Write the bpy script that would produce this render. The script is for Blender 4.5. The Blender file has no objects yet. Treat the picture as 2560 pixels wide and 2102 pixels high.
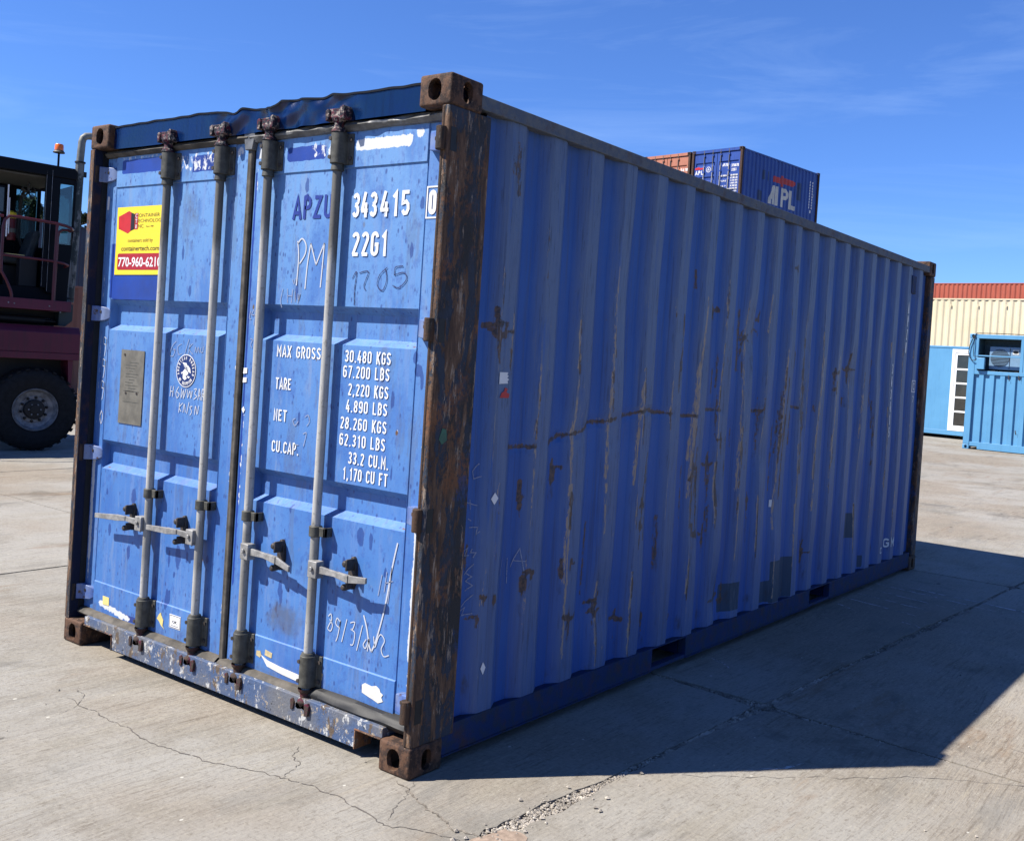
import bpy, bmesh, math, random
import numpy as np
from mathutils import Vector, Matrix, noise as mnoise

random.seed(7)
rng = np.random.default_rng(11)
R = math.radians
scene = bpy.context.scene
COL = scene.collection

# ------------------------------------------------------------------ camera
cam_d = bpy.data.cameras.new("camera")
cam = bpy.data.objects.new("camera", cam_d)
COL.objects.link(cam)
_right = Vector((0.8080, 0.5850, 0.0650)).normalized()
_fwd = Vector((-0.5850, 0.8110, -0.0190)).normalized()
_fwd = (_fwd - _right * _fwd.dot(_right)).normalized()
_up = _right.cross(_fwd)
_m = Matrix((( _right.x, _up.x, -_fwd.x, 4.9795),
             ( _right.y, _up.y, -_fwd.y, -2.7008),
             ( _right.z, _up.z, -_fwd.z, 1.5780),
             (0, 0, 0, 1)))
cam.matrix_world = _m
cam_d.sensor_fit = 'HORIZONTAL'
cam_d.sensor_width = 36.0
cam_d.lens = 36.0 * 2533.94 / 2560.0
cam_d.shift_x = (1280.0 - 1414.22) / 2560.0
cam_d.shift_y = (947.29 - 1051.0) / 2560.0
cam_d.clip_start = 0.05
cam_d.clip_end = 3000.0
scene.camera = cam

# ------------------------------------------------------------------ sky and sun
SUN_DIR = Vector((0.425, 0.483, -0.766)).normalized()      # direction the light travels
world = bpy.data.worlds.new("World")
scene.world = world
world.use_nodes = True
wn = world.node_tree
wn.nodes.clear()
w_out = wn.nodes.new("ShaderNodeOutputWorld")
w_bg = wn.nodes.new("ShaderNodeBackground")
w_sky = wn.nodes.new("ShaderNodeTexSky")
w_sky.sky_type = 'NISHITA'
w_sky.sun_disc = False
w_sky.sun_elevation = R(50.0)
w_sky.sun_rotation = R(221.3)
w_sky.altitude = 300.0
w_sky.air_density = 1.0
w_sky.dust_density = 0.0
w_sky.ozone_density = 6.0
w_hsv = wn.nodes.new("ShaderNodeMix")                 # clear dry air: the whole sky a little bluer
w_hsv.data_type = 'RGBA'
w_hsv.blend_type = 'MULTIPLY'
w_hsv.inputs['Factor'].default_value = 1.0
w_hsv.inputs['B'].default_value = (0.52, 0.71, 1.08, 1)
# thin cirrus wisps drawn out along one direction of the whole sky
w_tc = wn.nodes.new("ShaderNodeTexCoord")
w_map = wn.nodes.new("ShaderNodeMapping")
w_map.inputs['Rotation'].default_value = (R(8), R(-14), R(24))
w_map.inputs['Scale'].default_value = (1.2, 1.2, 9.0)
w_n = wn.nodes.new("ShaderNodeTexNoise")
w_n.inputs['Scale'].default_value = 2.1
w_n.inputs['Detail'].default_value = 9.0
w_n.inputs['Roughness'].default_value = 0.62
w_n.inputs['Distortion'].default_value = 0.6
w_r = wn.nodes.new("ShaderNodeValToRGB")
w_r.color_ramp.elements[0].position = 0.50
w_r.color_ramp.elements[0].color = (0, 0, 0, 1)
w_r.color_ramp.elements[1].position = 0.80
w_r.color_ramp.elements[1].color = (0.17, 0.17, 0.17, 1)
w_mix = wn.nodes.new("ShaderNodeMix")
w_mix.data_type = 'RGBA'
w_mix.inputs['B'].default_value = (4.6, 6.2, 8.6, 1)
wl = wn.links.new
wl(w_tc.outputs['Generated'], w_map.inputs['Vector'])
wl(w_map.outputs['Vector'], w_n.inputs['Vector'])
wl(w_n.outputs['Fac'], w_r.inputs['Fac'])
wl(w_sky.outputs['Color'], w_hsv.inputs['A'])
wl(w_hsv.outputs['Result'], w_mix.inputs['A'])
wl(w_r.outputs['Color'], w_mix.inputs['Factor'])
wl(w_mix.outputs['Result'], w_bg.inputs['Color'])
w_bg.inputs['Strength'].default_value = 0.0725
wl(w_bg.outputs['Background'], w_out.inputs['Surface'])

sun_d = bpy.data.lights.new("sun", 'SUN')
sun_d.energy = 5.0
sun_d.angle = R(0.53)
sun_d.color = (1.0, 0.945, 0.86)
sun = bpy.data.objects.new("sun", sun_d)
COL.objects.link(sun)
sun.rotation_euler = SUN_DIR.to_track_quat('-Z', 'Y').to_euler()
sun.location = (-20, -22, 40)

scene.view_settings.view_transform = 'Standard'
scene.view_settings.look = 'None'
scene.view_settings.gamma = 1.0
scene.view_settings.use_curve_mapping = False
scene.view_settings.exposure = 1.2
scene.render.engine = 'CYCLES'
try:
    scene.cycles.use_denoising = True
    scene.cycles.denoiser = 'OPENIMAGEDENOISE'
    scene.cycles.max_bounces = 6
    scene.cycles.transparent_max_bounces = 12
except Exception:
    pass

# ------------------------------------------------------------------ material helpers
ALB = 0.44       # the picture is exposed about one stop up, base colours are kept at their darker real values
class NT:
    def __init__(self, name):
        self.m = bpy.data.materials.new(name)
        self.m.use_nodes = True
        self.t = self.m.node_tree
        self.t.nodes.clear()
        self.out = self.n("ShaderNodeOutputMaterial")
        self.geo = None
    def n(self, kind, **kw):
        nd = self.t.nodes.new(kind)
        for k, v in kw.items():
            setattr(nd, k, v)
        return nd
    def link(self, a, b):
        self.t.links.new(a, b)
    def set(self, sock, v):
        if hasattr(v, 'node'):
            self.link(v, sock)
        elif isinstance(v, (tuple, list)) and len(v) == 3 and sock.type == 'RGBA':
            sock.default_value = (v[0] * ALB, v[1] * ALB, v[2] * ALB, 1)
        else:
            sock.default_value = v
    def pos(self, obj=True):
        if obj:
            return self.n("ShaderNodeTexCoord").outputs['Object']
        return self.n("ShaderNodeNewGeometry").outputs['Position']
    def mapping(self, vec, scale=(1, 1, 1), loc=(0, 0, 0), rot=(0, 0, 0)):
        nd = self.n("ShaderNodeMapping")
        self.link(vec, nd.inputs['Vector'])
        nd.inputs['Scale'].default_value = scale
        nd.inputs['Location'].default_value = loc
        nd.inputs['Rotation'].default_value = rot
        return nd.outputs['Vector']
    def noise(self, vec, scale=5, detail=4, rough=0.55, dist=0.0):
        nd = self.n("ShaderNodeTexNoise")
        self.link(vec, nd.inputs['Vector'])
        nd.inputs['Scale'].default_value = scale
        nd.inputs['Detail'].default_value = detail
        nd.inputs['Roughness'].default_value = rough
        nd.inputs['Distortion'].default_value = dist
        return nd.outputs['Fac']
    def voro(self, vec, scale=5, feature='F1', rnd=1.0):
        nd = self.n("ShaderNodeTexVoronoi", feature=feature)
        self.link(vec, nd.inputs['Vector'])
        nd.inputs['Scale'].default_value = scale
        nd.inputs['Randomness'].default_value = rnd
        return nd.outputs['Distance']
    def step(self, v, a, b):                       # smooth 0..1 between a and b
        nd = self.n("ShaderNodeMapRange", interpolation_type='SMOOTHSTEP')
        self.set(nd.inputs['Value'], v)
        nd.inputs['From Min'].default_value = a
        nd.inputs['From Max'].default_value = b
        return nd.outputs['Result']
    def math(self, op, a, b=0.0, clamp=False):
        nd = self.n("ShaderNodeMath", operation=op, use_clamp=clamp)
        self.set(nd.inputs[0], a)
        self.set(nd.inputs[1], b)
        return nd.outputs[0]
    def mix(self, f, a, b):
        nd = self.n("ShaderNodeMix", data_type='RGBA')
        self.set(nd.inputs['Factor'], f)
        self.set(nd.inputs['A'], a)
        self.set(nd.inputs['B'], b)
        return nd.outputs['Result']
    def attr(self, name):
        nd = self.n("ShaderNodeAttribute", attribute_name=name)
        sp = self.n("ShaderNodeSeparateColor")
        self.link(nd.outputs['Color'], sp.inputs['Color'])
        return sp.outputs['Red'], sp.outputs['Green'], sp.outputs['Blue'], nd.outputs['Alpha']
    def bump(self, h, strength=0.3, dist=0.01, normal=None):
        nd = self.n("ShaderNodeBump")
        nd.inputs['Strength'].default_value = strength
        nd.inputs['Distance'].default_value = dist
        self.link(h, nd.inputs['Height'])
        if normal is not None:
            self.link(normal, nd.inputs['Normal'])
        return nd.outputs['Normal']
    def bsdf(self, col, rough=0.5, metal=0.0, normal=None, spec=0.5, coat=0.0):
        b = self.n("ShaderNodeBsdfPrincipled")
        self.set(b.inputs['Base Color'], col)
        self.set(b.inputs['Roughness'], rough)
        self.set(b.inputs['Metallic'], metal)
        b.inputs['Specular IOR Level'].default_value = spec
        b.inputs['Coat Weight'].default_value = coat
        if normal is not None:
            self.link(normal, b.inputs['Normal'])
        self.link(b.outputs[0], self.out.inputs['Surface'])
        return b
    def cut(self, shader_out, alpha):               # show shader where alpha = 1, nothing elsewhere
        tr = self.n("ShaderNodeBsdfTransparent")
        mx = self.n("ShaderNodeMixShader")
        self.set(mx.inputs[0], alpha)
        self.link(tr.outputs[0], mx.inputs[1])
        self.link(shader_out, mx.inputs[2])
        self.link(mx.outputs[0], self.out.inputs['Surface'])

def m_paint(name, c1, c2, rough=0.45, dirt=(0.05, 0.045, 0.04), dirt_amt=0.35, rust=0.0, scale=3.0, spec=0.4, bumpy=0.12):
    k = NT(name)
    p = k.pos()
    a = k.noise(p, scale, 5, 0.6)
    c = k.mix(k.step(a, 0.35, 0.65), c1, c2)
    st = k.noise(k.mapping(p, (9, 9, 0.9)), 2.2, 5, 0.6)
    c = k.mix(k.math('MULTIPLY', k.step(st, 0.48, 0.72), dirt_amt), c, dirt)
    if rust > 0:
        rn = k.noise(p, scale * 3.2, 8, 0.7)
        c = k.mix(k.step(rn, 0.72 - rust * 0.22, 0.78 - rust * 0.22), c, (0.11, 0.05, 0.025))
    fine = k.noise(p, 60, 4, 0.6)
    k.bsdf(c, rough, 0.0, k.bump(fine, bumpy, 0.004), spec)
    return k.m

def m_plain(name, c, rough=0.5, metal=0.0, var=0.25, scale=20.0, spec=0.5, bump=0.1):
    k = NT(name)
    p = k.pos()
    a = k.noise(p, scale, 5, 0.65)
    d = tuple(x * (1 - var) for x in c)
    l = tuple(x * (1 + var) for x in c)
    k.bsdf(k.mix(k.step(a, 0.3, 0.7), d, l), rough, metal, k.bump(a, bump, 0.004), spec)
    return k.m

# ---- door paint: faded blue with marks held on the mesh (R rust, G white scuff, B old darker paint, A grime)
def m_door():
    k = NT("faded_blue_door_paint")
    p = k.pos()
    r, g, b, a = k.attr("marks")
    fr, fg, fb, fa = k.attr("marks_two")            # R fresh darker paint, G sun bleached, B flaked chalky
    big = k.noise(p, 2.2, 4, 0.6)
    c = k.mix(k.step(big, 0.3, 0.7), (0.078, 0.262, 0.74), (0.120, 0.335, 0.83))
    c = k.mix(k.math('MULTIPLY', fg, 0.92), c, (0.225, 0.490, 0.95))
    st = k.noise(k.mapping(p, (14, 14, 0.8)), 2.0, 6, 0.62)
    c = k.mix(k.math('MULTIPLY', k.step(st, 0.50, 0.66), 0.42), c, (0.25, 0.40, 0.80))
    mot = k.noise(k.mapping(p, (1, 1, 0.6)), 36, 6, 0.7)
    c = k.mix(k.math('MULTIPLY', k.step(mot, 0.52, 0.64), 0.42), c, (0.050, 0.130, 0.52))
    pale = k.noise(p, 23, 6, 0.72)
    c = k.mix(k.math('MULTIPLY', k.step(pale, 0.60, 0.72), 0.35), c, (0.26, 0.33, 0.55))
    dp = k.noise(k.mapping(p, (1, 1, 0.45), (2, 4, 7)), 3.2, 6, 0.68)
    c = k.mix(k.math('MULTIPLY', k.step(dp, 0.50, 0.62), 0.50), c, (0.050, 0.190, 0.66))
    sm = k.noise(k.mapping(p, (5, 5, 0.9), (8, 1, 2)), 2.4, 7, 0.7)
    c = k.mix(k.math('MULTIPLY', k.step(sm, 0.56, 0.68), 0.35), c, (0.36, 0.46, 0.66))
    c = k.mix(k.math('MULTIPLY', k.step(sm, 0.44, 0.36), 0.30), c, (0.16, 0.17, 0.22))
    sp = k.voro(k.mapping(p, (1, 1, 0.5)), 40.0)
    spn = k.noise(p, 9, 2)
    c = k.mix(k.math('MULTIPLY', k.math('MULTIPLY', k.step(sp, 0.26, 0.12), 0.75), k.step(spn, 0.42, 0.56)), c, (0.040, 0.085, 0.34))
    rs = k.voro(k.mapping(p, (1, 1, 0.55), (3.1, 1.7, 0.3)), 11.0)
    rsn = k.noise(p, 3.3, 3)
    c = k.mix(k.math('MULTIPLY', k.step(rs, 0.11, 0.04), k.step(rsn, 0.52, 0.62)), c, (0.20, 0.13, 0.07))
    ob = k.math('ADD', b, k.math('MULTIPLY', k.math('SUBTRACT', k.noise(p, 30, 4), 0.5), 0.9))
    c = k.mix(k.math('MULTIPLY', k.step(ob, 0.45, 0.55), 0.72), c, (0.012, 0.055, 0.33))
    fresh = k.math('ADD', fr, k.math('MULTIPLY', k.math('SUBTRACT', k.noise(p, 24, 4), 0.5), 0.5))
    c = k.mix(k.step(fresh, 0.45, 0.52), c, k.mix(k.step(big, .4, .6), (0.008, 0.075, 0.52), (0.010, 0.055, 0.36)))
    gn = k.noise(p, 15, 7, 0.7)
    gr = k.math('ADD', a, k.math('MULTIPLY', k.math('SUBTRACT', gn, 0.5), 1.1))
    c = k.mix(k.math('MULTIPLY', k.step(gr, 0.35, 0.85), 0.62), c, (0.13, 0.125, 0.14))
    wn_ = k.noise(k.mapping(p, (1, 1, 0.6)), 42, 6, 0.7)
    wh = k.math('ADD', g, k.math('MULTIPLY', k.math('SUBTRACT', wn_, 0.5), 1.3))
    c = k.mix(k.step(wh, 0.52, 0.60), c, (1.05, 1.08, 1.12))
    rn = k.noise(p, 28, 7, 0.72)
    ru = k.math('ADD', r, k.math('MULTIPLY', k.math('SUBTRACT', rn, 0.5), 1.2))
    c = k.mix(k.step(ru, 0.55, 0.66), c, k.mix(rn, (0.07, 0.03, 0.02), (0.30, 0.15, 0.06)))
    fine = k.noise(p, 90, 4, 0.6)
    hh = k.math('ADD', fine, k.math('MULTIPLY', k.noise(p, 6, 3), 2.0))
    k.bsdf(c, k.mix(mot, (0.38, 0.38, 0.38, 1), (0.6, 0.6, 0.6, 1)), 0.0, k.bump(hh, 0.10, 0.006), 0.42)
    return k.m

# ---- side paint: R rust, G bare tan scratch, B grime, A teal repaint;  marks_two R ridge weathering
def m_side():
    k = NT("weathered_blue_side_paint")
    p = k.pos()
    r, g, b, a = k.attr("marks")
    fr, fg, fb, fa = k.attr("marks_two")
    big = k.noise(k.mapping(p, (1, 1, 0.5)), 1.6, 5, 0.62)
    c = k.mix(k.step(big, 0.32, 0.68), (0.014, 0.130, 0.56), (0.028, 0.180, 0.68))
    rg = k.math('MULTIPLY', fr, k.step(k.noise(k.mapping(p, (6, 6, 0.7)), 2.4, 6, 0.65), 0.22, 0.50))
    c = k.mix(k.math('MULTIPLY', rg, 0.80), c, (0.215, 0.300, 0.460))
    st = k.noise(k.mapping(p, (16, 16, 0.5)), 2.4, 6, 0.65)
    c = k.mix(k.math('MULTIPLY', k.step(st, 0.50, 0.70), 0.45), c, (0.085, 0.12, 0.25))
    st2 = k.noise(k.mapping(p, (30, 30, 0.55), (2, 5, 1)), 2.2, 5, 0.6)
    c = k.mix(k.math('MULTIPLY', k.step(st2, 0.56, 0.70), 0.35), c, (0.012, 0.032, 0.16))
    c = k.mix(k.math('MULTIPLY', k.step(fg, 0.1, 1.0), 0.55), c, (0.14, 0.16, 0.20))
    tl = k.math('ADD', a, k.math('MULTIPLY', k.math('SUBTRACT', k.noise(p, 18, 4), 0.5), 0.35))
    c = k.mix(k.math('MULTIPLY', k.step(tl, 0.45, 0.55), 0.88), c, (0.005, 0.060, 0.115))
    gn = k.noise(k.mapping(p, (1, 1, 0.4)), 26, 7, 0.7)
    gr = k.math('ADD', b, k.math('MULTIPLY', k.math('SUBTRACT', gn, 0.5), 1.3))
    c = k.mix(k.math('MULTIPLY', k.step(gr, 0.40, 0.85), 0.8), c, (0.035, 0.034, 0.034))
    tn = k.noise(k.mapping(p, (1, 1, 0.20)), 95, 8, 0.78)
    ta = k.math('ADD', g, k.math('MULTIPLY', k.math('SUBTRACT', tn, 0.5), 2.6))
    c = k.mix(k.math('MULTIPLY', k.step(ta, 0.50, 0.62), 0.92), c, k.mix(gn, (0.42, 0.28, 0.17), (0.92, 0.72, 0.52)))
    rn = k.noise(p, 44, 8, 0.74)
    rv = k.noise(k.mapping(p, (1, 1, 0.28)), 34, 7, 0.74, 0.6)
    ru = k.math('ADD', r, k.math('MULTIPLY', k.math('SUBTRACT', rn, 0.5), 1.3))
    ru = k.math('ADD', ru, k.math('MULTIPLY', k.math('SUBTRACT', rv, 0.5), 2.0))
    c = k.mix(k.math('MULTIPLY', k.step(ru, 0.36, 0.58), 0.92), c, k.mix(k.step(rn, 0.40, 0.60), (0.035, 0.024, 0.020), (0.21, 0.110, 0.055)))
    sc2 = k.noise(k.mapping(p, (40, 40, 3.0), (3, 1, 8)), 2.0, 6, 0.7)
    c = k.mix(k.math('MULTIPLY', k.step(sc2, 0.56, 0.63), k.math('MULTIPLY', fr, 0.55)), c, (0.26, 0.33, 0.46))
    c = k.mix(k.math('MULTIPLY', k.step(sc2, 0.43, 0.37), k.math('ADD', k.math('MULTIPLY', fr, 0.45), 0.12)), c, (0.05, 0.065, 0.12))
    ew = k.math('ADD', fb, k.math('MULTIPLY', k.math('SUBTRACT', k.noise(k.mapping(p, (1, 1, 0.10)), 40, 8, 0.78), 0.5), 3.2))
    c = k.mix(k.math('MULTIPLY', k.step(ew, 0.80, 1.05), 0.75), c, (0.50, 0.47, 0.45))
    fine = k.noise(p, 80, 4, 0.6)
    hh = k.math('ADD', fine, k.math('MULTIPLY', k.noise(p, 7, 3), 3.0))
    k.bsdf(c, 0.55, 0.0, k.bump(hh, 0.16, 0.008), 0.4)
    return k.m

def m_rust(name, dark=(0.020, 0.021, 0.022), brown=(0.105, 0.050, 0.026), tan=(0.26, 0.165, 0.095), vert=True, d0=0.45, t0=0.62, sc=1.0):
    k = NT(name)
    p = k.pos()
    q = k.mapping(p, (1, 1, 0.22)) if vert else p
    n1 = k.noise(q, 16 * sc, 8, 0.72)
    n2 = k.noise(k.mapping(q, (1, 1, 1), (4, 9, 2)), 26 * sc, 8, 0.75)
    n3 = k.noise(p, 9 * sc, 6, 0.7)
    c = k.mix(k.step(n1, d0 - 0.06, d0 + 0.06), dark, brown)
    c = k.mix(k.math('MULTIPLY', k.step(n3, 0.5, 0.7), 0.55), c, (0.15, 0.062, 0.028))
    c = k.mix(k.step(n2, t0, t0 + 0.08), c, tan)
    fine = k.noise(p, 120, 5, 0.7)
    h = k.math('ADD', fine, k.math('MULTIPLY', n1, 1.6))
    k.bsdf(c, 0.78, 0.0, k.bump(h, 0.45, 0.006), 0.25)
    return k.m

def m_post():
    """layered: leftover dark paint, rust breaking through in flakes, tan edges where it flakes, orange runs"""
    k = NT("flaking_corner_post")
    p = k.pos()
    q = k.mapping(p, (1, 1, 0.24))
    a = k.noise(q, 15, 9, 0.72, 0.5)
    b = k.noise(k.mapping(p, (1, 1, 0.55), (5, 2, 9)), 6, 7, 0.68)
    d = k.noise(k.mapping(p, (1, 1, 0.16), (1, 7, 3)), 38, 8, 0.74)
    f = k.noise(k.mapping(p, (1, 1, 0.7), (6, 1, 3)), 60, 6, 0.75)
    c = k.mix(k.step(b, 0.42, 0.60), (0.060, 0.082, 0.125), (0.060, 0.055, 0.052))
    ru = k.math('ADD', a, k.math('MULTIPLY', k.math('SUBTRACT', f, 0.5), 0.25))
    c = k.mix(k.step(ru, 0.490, 0.515), c, k.mix(k.step(d, 0.40, 0.58), (0.12, 0.068, 0.044), (0.27, 0.155, 0.090)))
    c = k.mix(k.math('MULTIPLY', k.step(d, 0.575, 0.61), 0.85), c, (0.60, 0.46, 0.34))
    c = k.mix(k.math('MULTIPLY', k.step(f, 0.40, 0.34), 0.6), c, (0.035, 0.028, 0.026))
    e = k.noise(p, 4, 5, 0.7)
    c = k.mix(k.math('MULTIPLY', k.step(e, 0.53, 0.62), k.math('MULTIPLY', k.step(f, 0.42, 0.52), 0.7)), c, (0.36, 0.145, 0.055))
    bl = k.noise(p, 3.2, 5, 0.72)
    c = k.mix(k.math('MULTIPLY', k.step(bl, 0.58, 0.63), k.math('MULTIPLY', k.step(f, 0.44, 0.50), 0.7)), c, (0.045, 0.11, 0.30))
    h = k.math('ADD', k.math('MULTIPLY', k.step(ru, 0.45, 0.52), 1.5), k.noise(p, 120, 5, 0.7))
    k.bsdf(c, 0.75, 0.0, k.bump(h, 0.5, 0.006), 0.28)
    return k.m

def m_peel(name):
    k = NT(name)
    p = k.pos()
    n1 = k.noise(k.mapping(p, (1, 1, 0.6)), 26, 9, 0.76)
    n2 = k.noise(k.mapping(p, (1, 1, 0.8), (7, 3, 1)), 34, 9, 0.76)
    n3 = k.noise(k.mapping(p, (1, 1, 0.5), (1, 8, 6)), 12, 8, 0.72)
    n4 = k.noise(p, 5, 4, 0.6)
    c = k.mix(k.step(n4, 0.35, 0.65), (0.10, 0.17, 0.34), (0.23, 0.24, 0.27))
    c = k.mix(k.step(n3, 0.56, 0.60), c, (0.19, 0.14, 0.10))
    c = k.mix(k.step(n1, 0.565, 0.605), c, (0.85, 0.85, 0.82))
    c = k.mix(k.step(n2, 0.58, 0.62), c, (0.70, 0.57, 0.40))
    c = k.mix(k.step(k.noise(p, 45, 6, .7), 0.62, 0.66), c, (0.035, 0.04, 0.05))
    h = k.math('ADD', n1, k.noise(p, 80, 4))
    k.bsdf(c, 0.6, 0.0, k.bump(h, 0.4, 0.006), 0.35)
    return k.m

def m_galv(name, dark_top=True):
    k = NT(name)
    p = k.pos()
    n1 = k.noise(k.mapping(p, (2, 2, 0.4)), 14, 6, 0.65)
    c = k.mix(k.step(n1, 0.3, 0.7), (0.60, 0.585, 0.54), (0.88, 0.86, 0.80))
    c = k.mix(k.math('MULTIPLY', k.step(k.noise(p, 50, 6, .7), 0.56, 0.64), 0.5), c, (0.30, 0.28, 0.23))
    # grimy upper third and short grimy lengths, broken up by noise
    sep = k.n("ShaderNodeSeparateXYZ")
    k.link(p, sep.inputs[0])
    z = k.math('ADD', sep.outputs['Z'], k.math('MULTIPLY', k.math('SUBTRACT', k.noise(k.mapping(p, (3, 3, 0.6)), 2.0, 4, .6), 0.5), 0.9))
    up = k.step(z, 1.85, 2.05)
    lo = k.math('MULTIPLY', k.step(z, 0.86, 0.78), k.step(z, 0.35, 0.48))
    c = k.mix(k.math('MULTIPLY', k.math('MAXIMUM', up, k.math('MULTIPLY', lo, 0.5)), 0.82), c, (0.12, 0.11, 0.085))
    k.bsdf(c, 0.55, 0.1, k.bump(n1, 0.1, 0.003), 0.4)
    return k.m

def m_concrete():
    k = NT("broomed_concrete")
    p = k.pos(False)
    wob = k.n("ShaderNodeVectorMath", operation='ADD')
    nz = k.n("ShaderNodeTexNoise")
    nz.inputs['Scale'].default_value = 0.5
    nz.inputs['Detail'].default_value = 2
    k.link(p, nz.inputs['Vector'])
    sc = k.n("ShaderNodeVectorMath", operation='SCALE')
    k.link(nz.outputs['Color'], sc.inputs[0])
    sc.inputs['Scale'].default_value = 0.12
    k.link(p, wob.inputs[0])
    k.link(sc.outputs[0], wob.inputs[1])
    pw = wob.outputs[0]
    # broom strokes run along world y
    s1 = k.noise(k.mapping(pw, (38, 2.6, 1)), 1.0, 7, 0.68)
    s2 = k.noise(k.mapping(pw, (95, 5.0, 1), (3, 1, 0)), 1.0, 5, 0.66)
    s3 = k.noise(k.mapping(pw, (12, 0.9, 1), (8, 2, 0)), 1.0, 6, 0.62)
    big = k.noise(p, 0.42, 5, 0.6)
    mid = k.noise(p, 1.9, 6, 0.66)
    fine = k.noise(p, 55, 6, 0.75)
    bs = k.step(big, 0.40, 0.60)                                # 0 brown broomed areas, 1 grey floated areas
    c = k.mix(bs, (0.465, 0.400, 0.320), (0.560, 0.535, 0.480))
    c = k.mix(k.math('MULTIPLY', k.step(mid, 0.48, 0.64), 0.45), c, (0.344, 0.308, 0.247))
    worn = k.math('MULTIPLY', k.step(k.noise(p, 0.8, 4, 0.6), 0.34, 0.60), k.math('SUBTRACT', 1.0, k.math('MULTIPLY', bs, 0.72)))
    c = k.mix(k.math('MULTIPLY', k.step(s1, 0.52, 0.64), k.math('MULTIPLY', worn, 0.72)), c, (0.200, 0.152, 0.106))
    c = k.mix(k.math('MULTIPLY', k.step(s1, 0.48, 0.36), k.math('MULTIPLY', worn, 0.65)), c, (0.608, 0.528, 0.403))
    c = k.mix(k.math('MULTIPLY', k.step(s2, 0.54, 0.64), k.math('MULTIPLY', worn, 0.60)), c, (0.168, 0.132, 0.095))
    c = k.mix(k.math('MULTIPLY', k.step(s3, 0.52, 0.65), 0.40), c, (0.512, 0.468, 0.380))
    s4 = k.noise(k.mapping(pw, (70, 14, 1), (5, 9, 0)), 1.0, 5, 0.7)
    c = k.mix(k.math('MULTIPLY', k.step(s4, 0.57, 0.64), 0.55), c, (0.240, 0.204, 0.163))
    c = k.mix(k.math('MULTIPLY', k.step(s4, 0.42, 0.35), 0.60), c, (0.680, 0.640, 0.547))
    c = k.mix(k.math('MULTIPLY', k.step(fine, 0.52, 0.64), 0.45), c, (0.232, 0.196, 0.152))
    c = k.mix(k.math('MULTIPLY', k.step(fine, 0.47, 0.36), 0.45), c, (0.656, 0.600, 0.494))
    tm = k.noise(k.mapping(p, (0.55, 0.16, 1), (9, 4, 0), (0, 0, 0.5)), 2.2, 5, 0.62, 1.2)
    c = k.mix(k.math('MULTIPLY', k.step(tm, 0.56, 0.66), 0.30), c, (0.188, 0.180, 0.163))
    # grey smears and stains, drip spots, pale specks
    gsm = k.noise(k.mapping(p, (1.6, 0.7, 1), (2, 6, 0)), 1.1, 6, 0.7, 0.8)
    c = k.mix(k.math('MULTIPLY', k.step(gsm, 0.54, 0.70), 0.40), c, (0.240, 0.240, 0.228))
    rst = k.noise(k.mapping(p, (3.0, 0.6, 1), (5, 3, 0)), 1.0, 6, 0.7)
    c = k.mix(k.math('MULTIPLY', k.step(rst, 0.58, 0.70), 0.45), c, (0.322, 0.186, 0.091))
    v1 = k.voro(k.mapping(p, (1.0, 0.45, 1), (0.4, 0.2, 0)), 4.4)
    vm = k.step(k.noise(p, 1.3, 3), 0.50, 0.60)
    vv = k.math('ADD', v1, k.math('MULTIPLY', k.math('SUBTRACT', k.noise(p, 30, 3), 0.5), 0.08))
    c = k.mix(k.math('MULTIPLY', k.math('MULTIPLY', k.step(vv, 0.085, 0.055), vm), 0.75), c, (0.104, 0.096, 0.087))
    v2 = k.math('ADD', k.voro(k.mapping(p, (1, 0.7, 1), (0.9, 0.7, 0)), 9.0), k.math('MULTIPLY', k.math('SUBTRACT', k.noise(p, 22, 4), 0.5), 0.16))
    c = k.mix(k.math('MULTIPLY', k.step(v2, 0.055, 0.03), k.step(k.noise(p, 2.6, 2), 0.47, 0.53)), c, (1.000, 0.960, 0.836))
    ol = k.noise(k.mapping(p, (1, 0.8, 1), (6, 2, 0)), 0.9, 6, 0.72, 0.5)
    c = k.mix(k.math('MULTIPLY', k.step(ol, 0.585, 0.66), 0.42), c, (0.160, 0.148, 0.129))
    oi = k.n("ShaderNodeObjectInfo")
    c = k.mix(k.math('MULTIPLY', oi.outputs['Random'], 0.16), c, (0.293, 0.260, 0.198))
    h = k.math('ADD', k.math('MULTIPLY', s1, k.math('ADD', k.math('MULTIPLY', worn, 1.6), 0.25)), k.math('MULTIPLY', s2, 0.8))
    h = k.math('ADD', h, k.math('MULTIPLY', fine, 0.7))
    nb = k.bump(h, 0.45, 0.009)
    nb = k.bump(k.noise(p, 3.0, 4, .6), 0.25, 0.02, nb)
    k.bsdf(c, 0.86, 0.0, nb, 0.22)
    return k.m

def m_flake(name, col, keep=0.45, sc=40, rough=0.6, soft=0.05, col2=None):
    """thin print or chalk whose worn-off spots show what is beneath"""
    k = NT(name)
    p = k.pos()
    n = k.noise(p, sc, 6, 0.72)
    b = k.bsdf(col if col2 is None else k.mix(k.step(k.noise(p, sc * .4, 4), .4, .6), col, col2), rough, 0, None, 0.3)
    k.cut(b.outputs[0], k.step(n, keep - soft, keep + soft))
    return k.m

def m_glass(name, tint, refl=0.10):
    k = NT(name)
    tr = k.n("ShaderNodeBsdfTransparent")
    tr.inputs[0].default_value = (*tint, 1)
    gl = k.n("ShaderNodeBsdfGlossy")
    gl.inputs['Roughness'].default_value = 0.04
    fr = k.n("ShaderNodeFresnel")
    fr.inputs[0].default_value = 1.5
    f = k.math('ADD', fr.outputs[0], refl, True)
    mx = k.n("ShaderNodeMixShader")
    k.link(f, mx.inputs[0])
    k.link(tr.outputs[0], mx.inputs[1])
    k.link(gl.outputs[0], mx.inputs[2])
    k.link(mx.outputs[0], k.out.inputs['Surface'])
    return k.m

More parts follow.
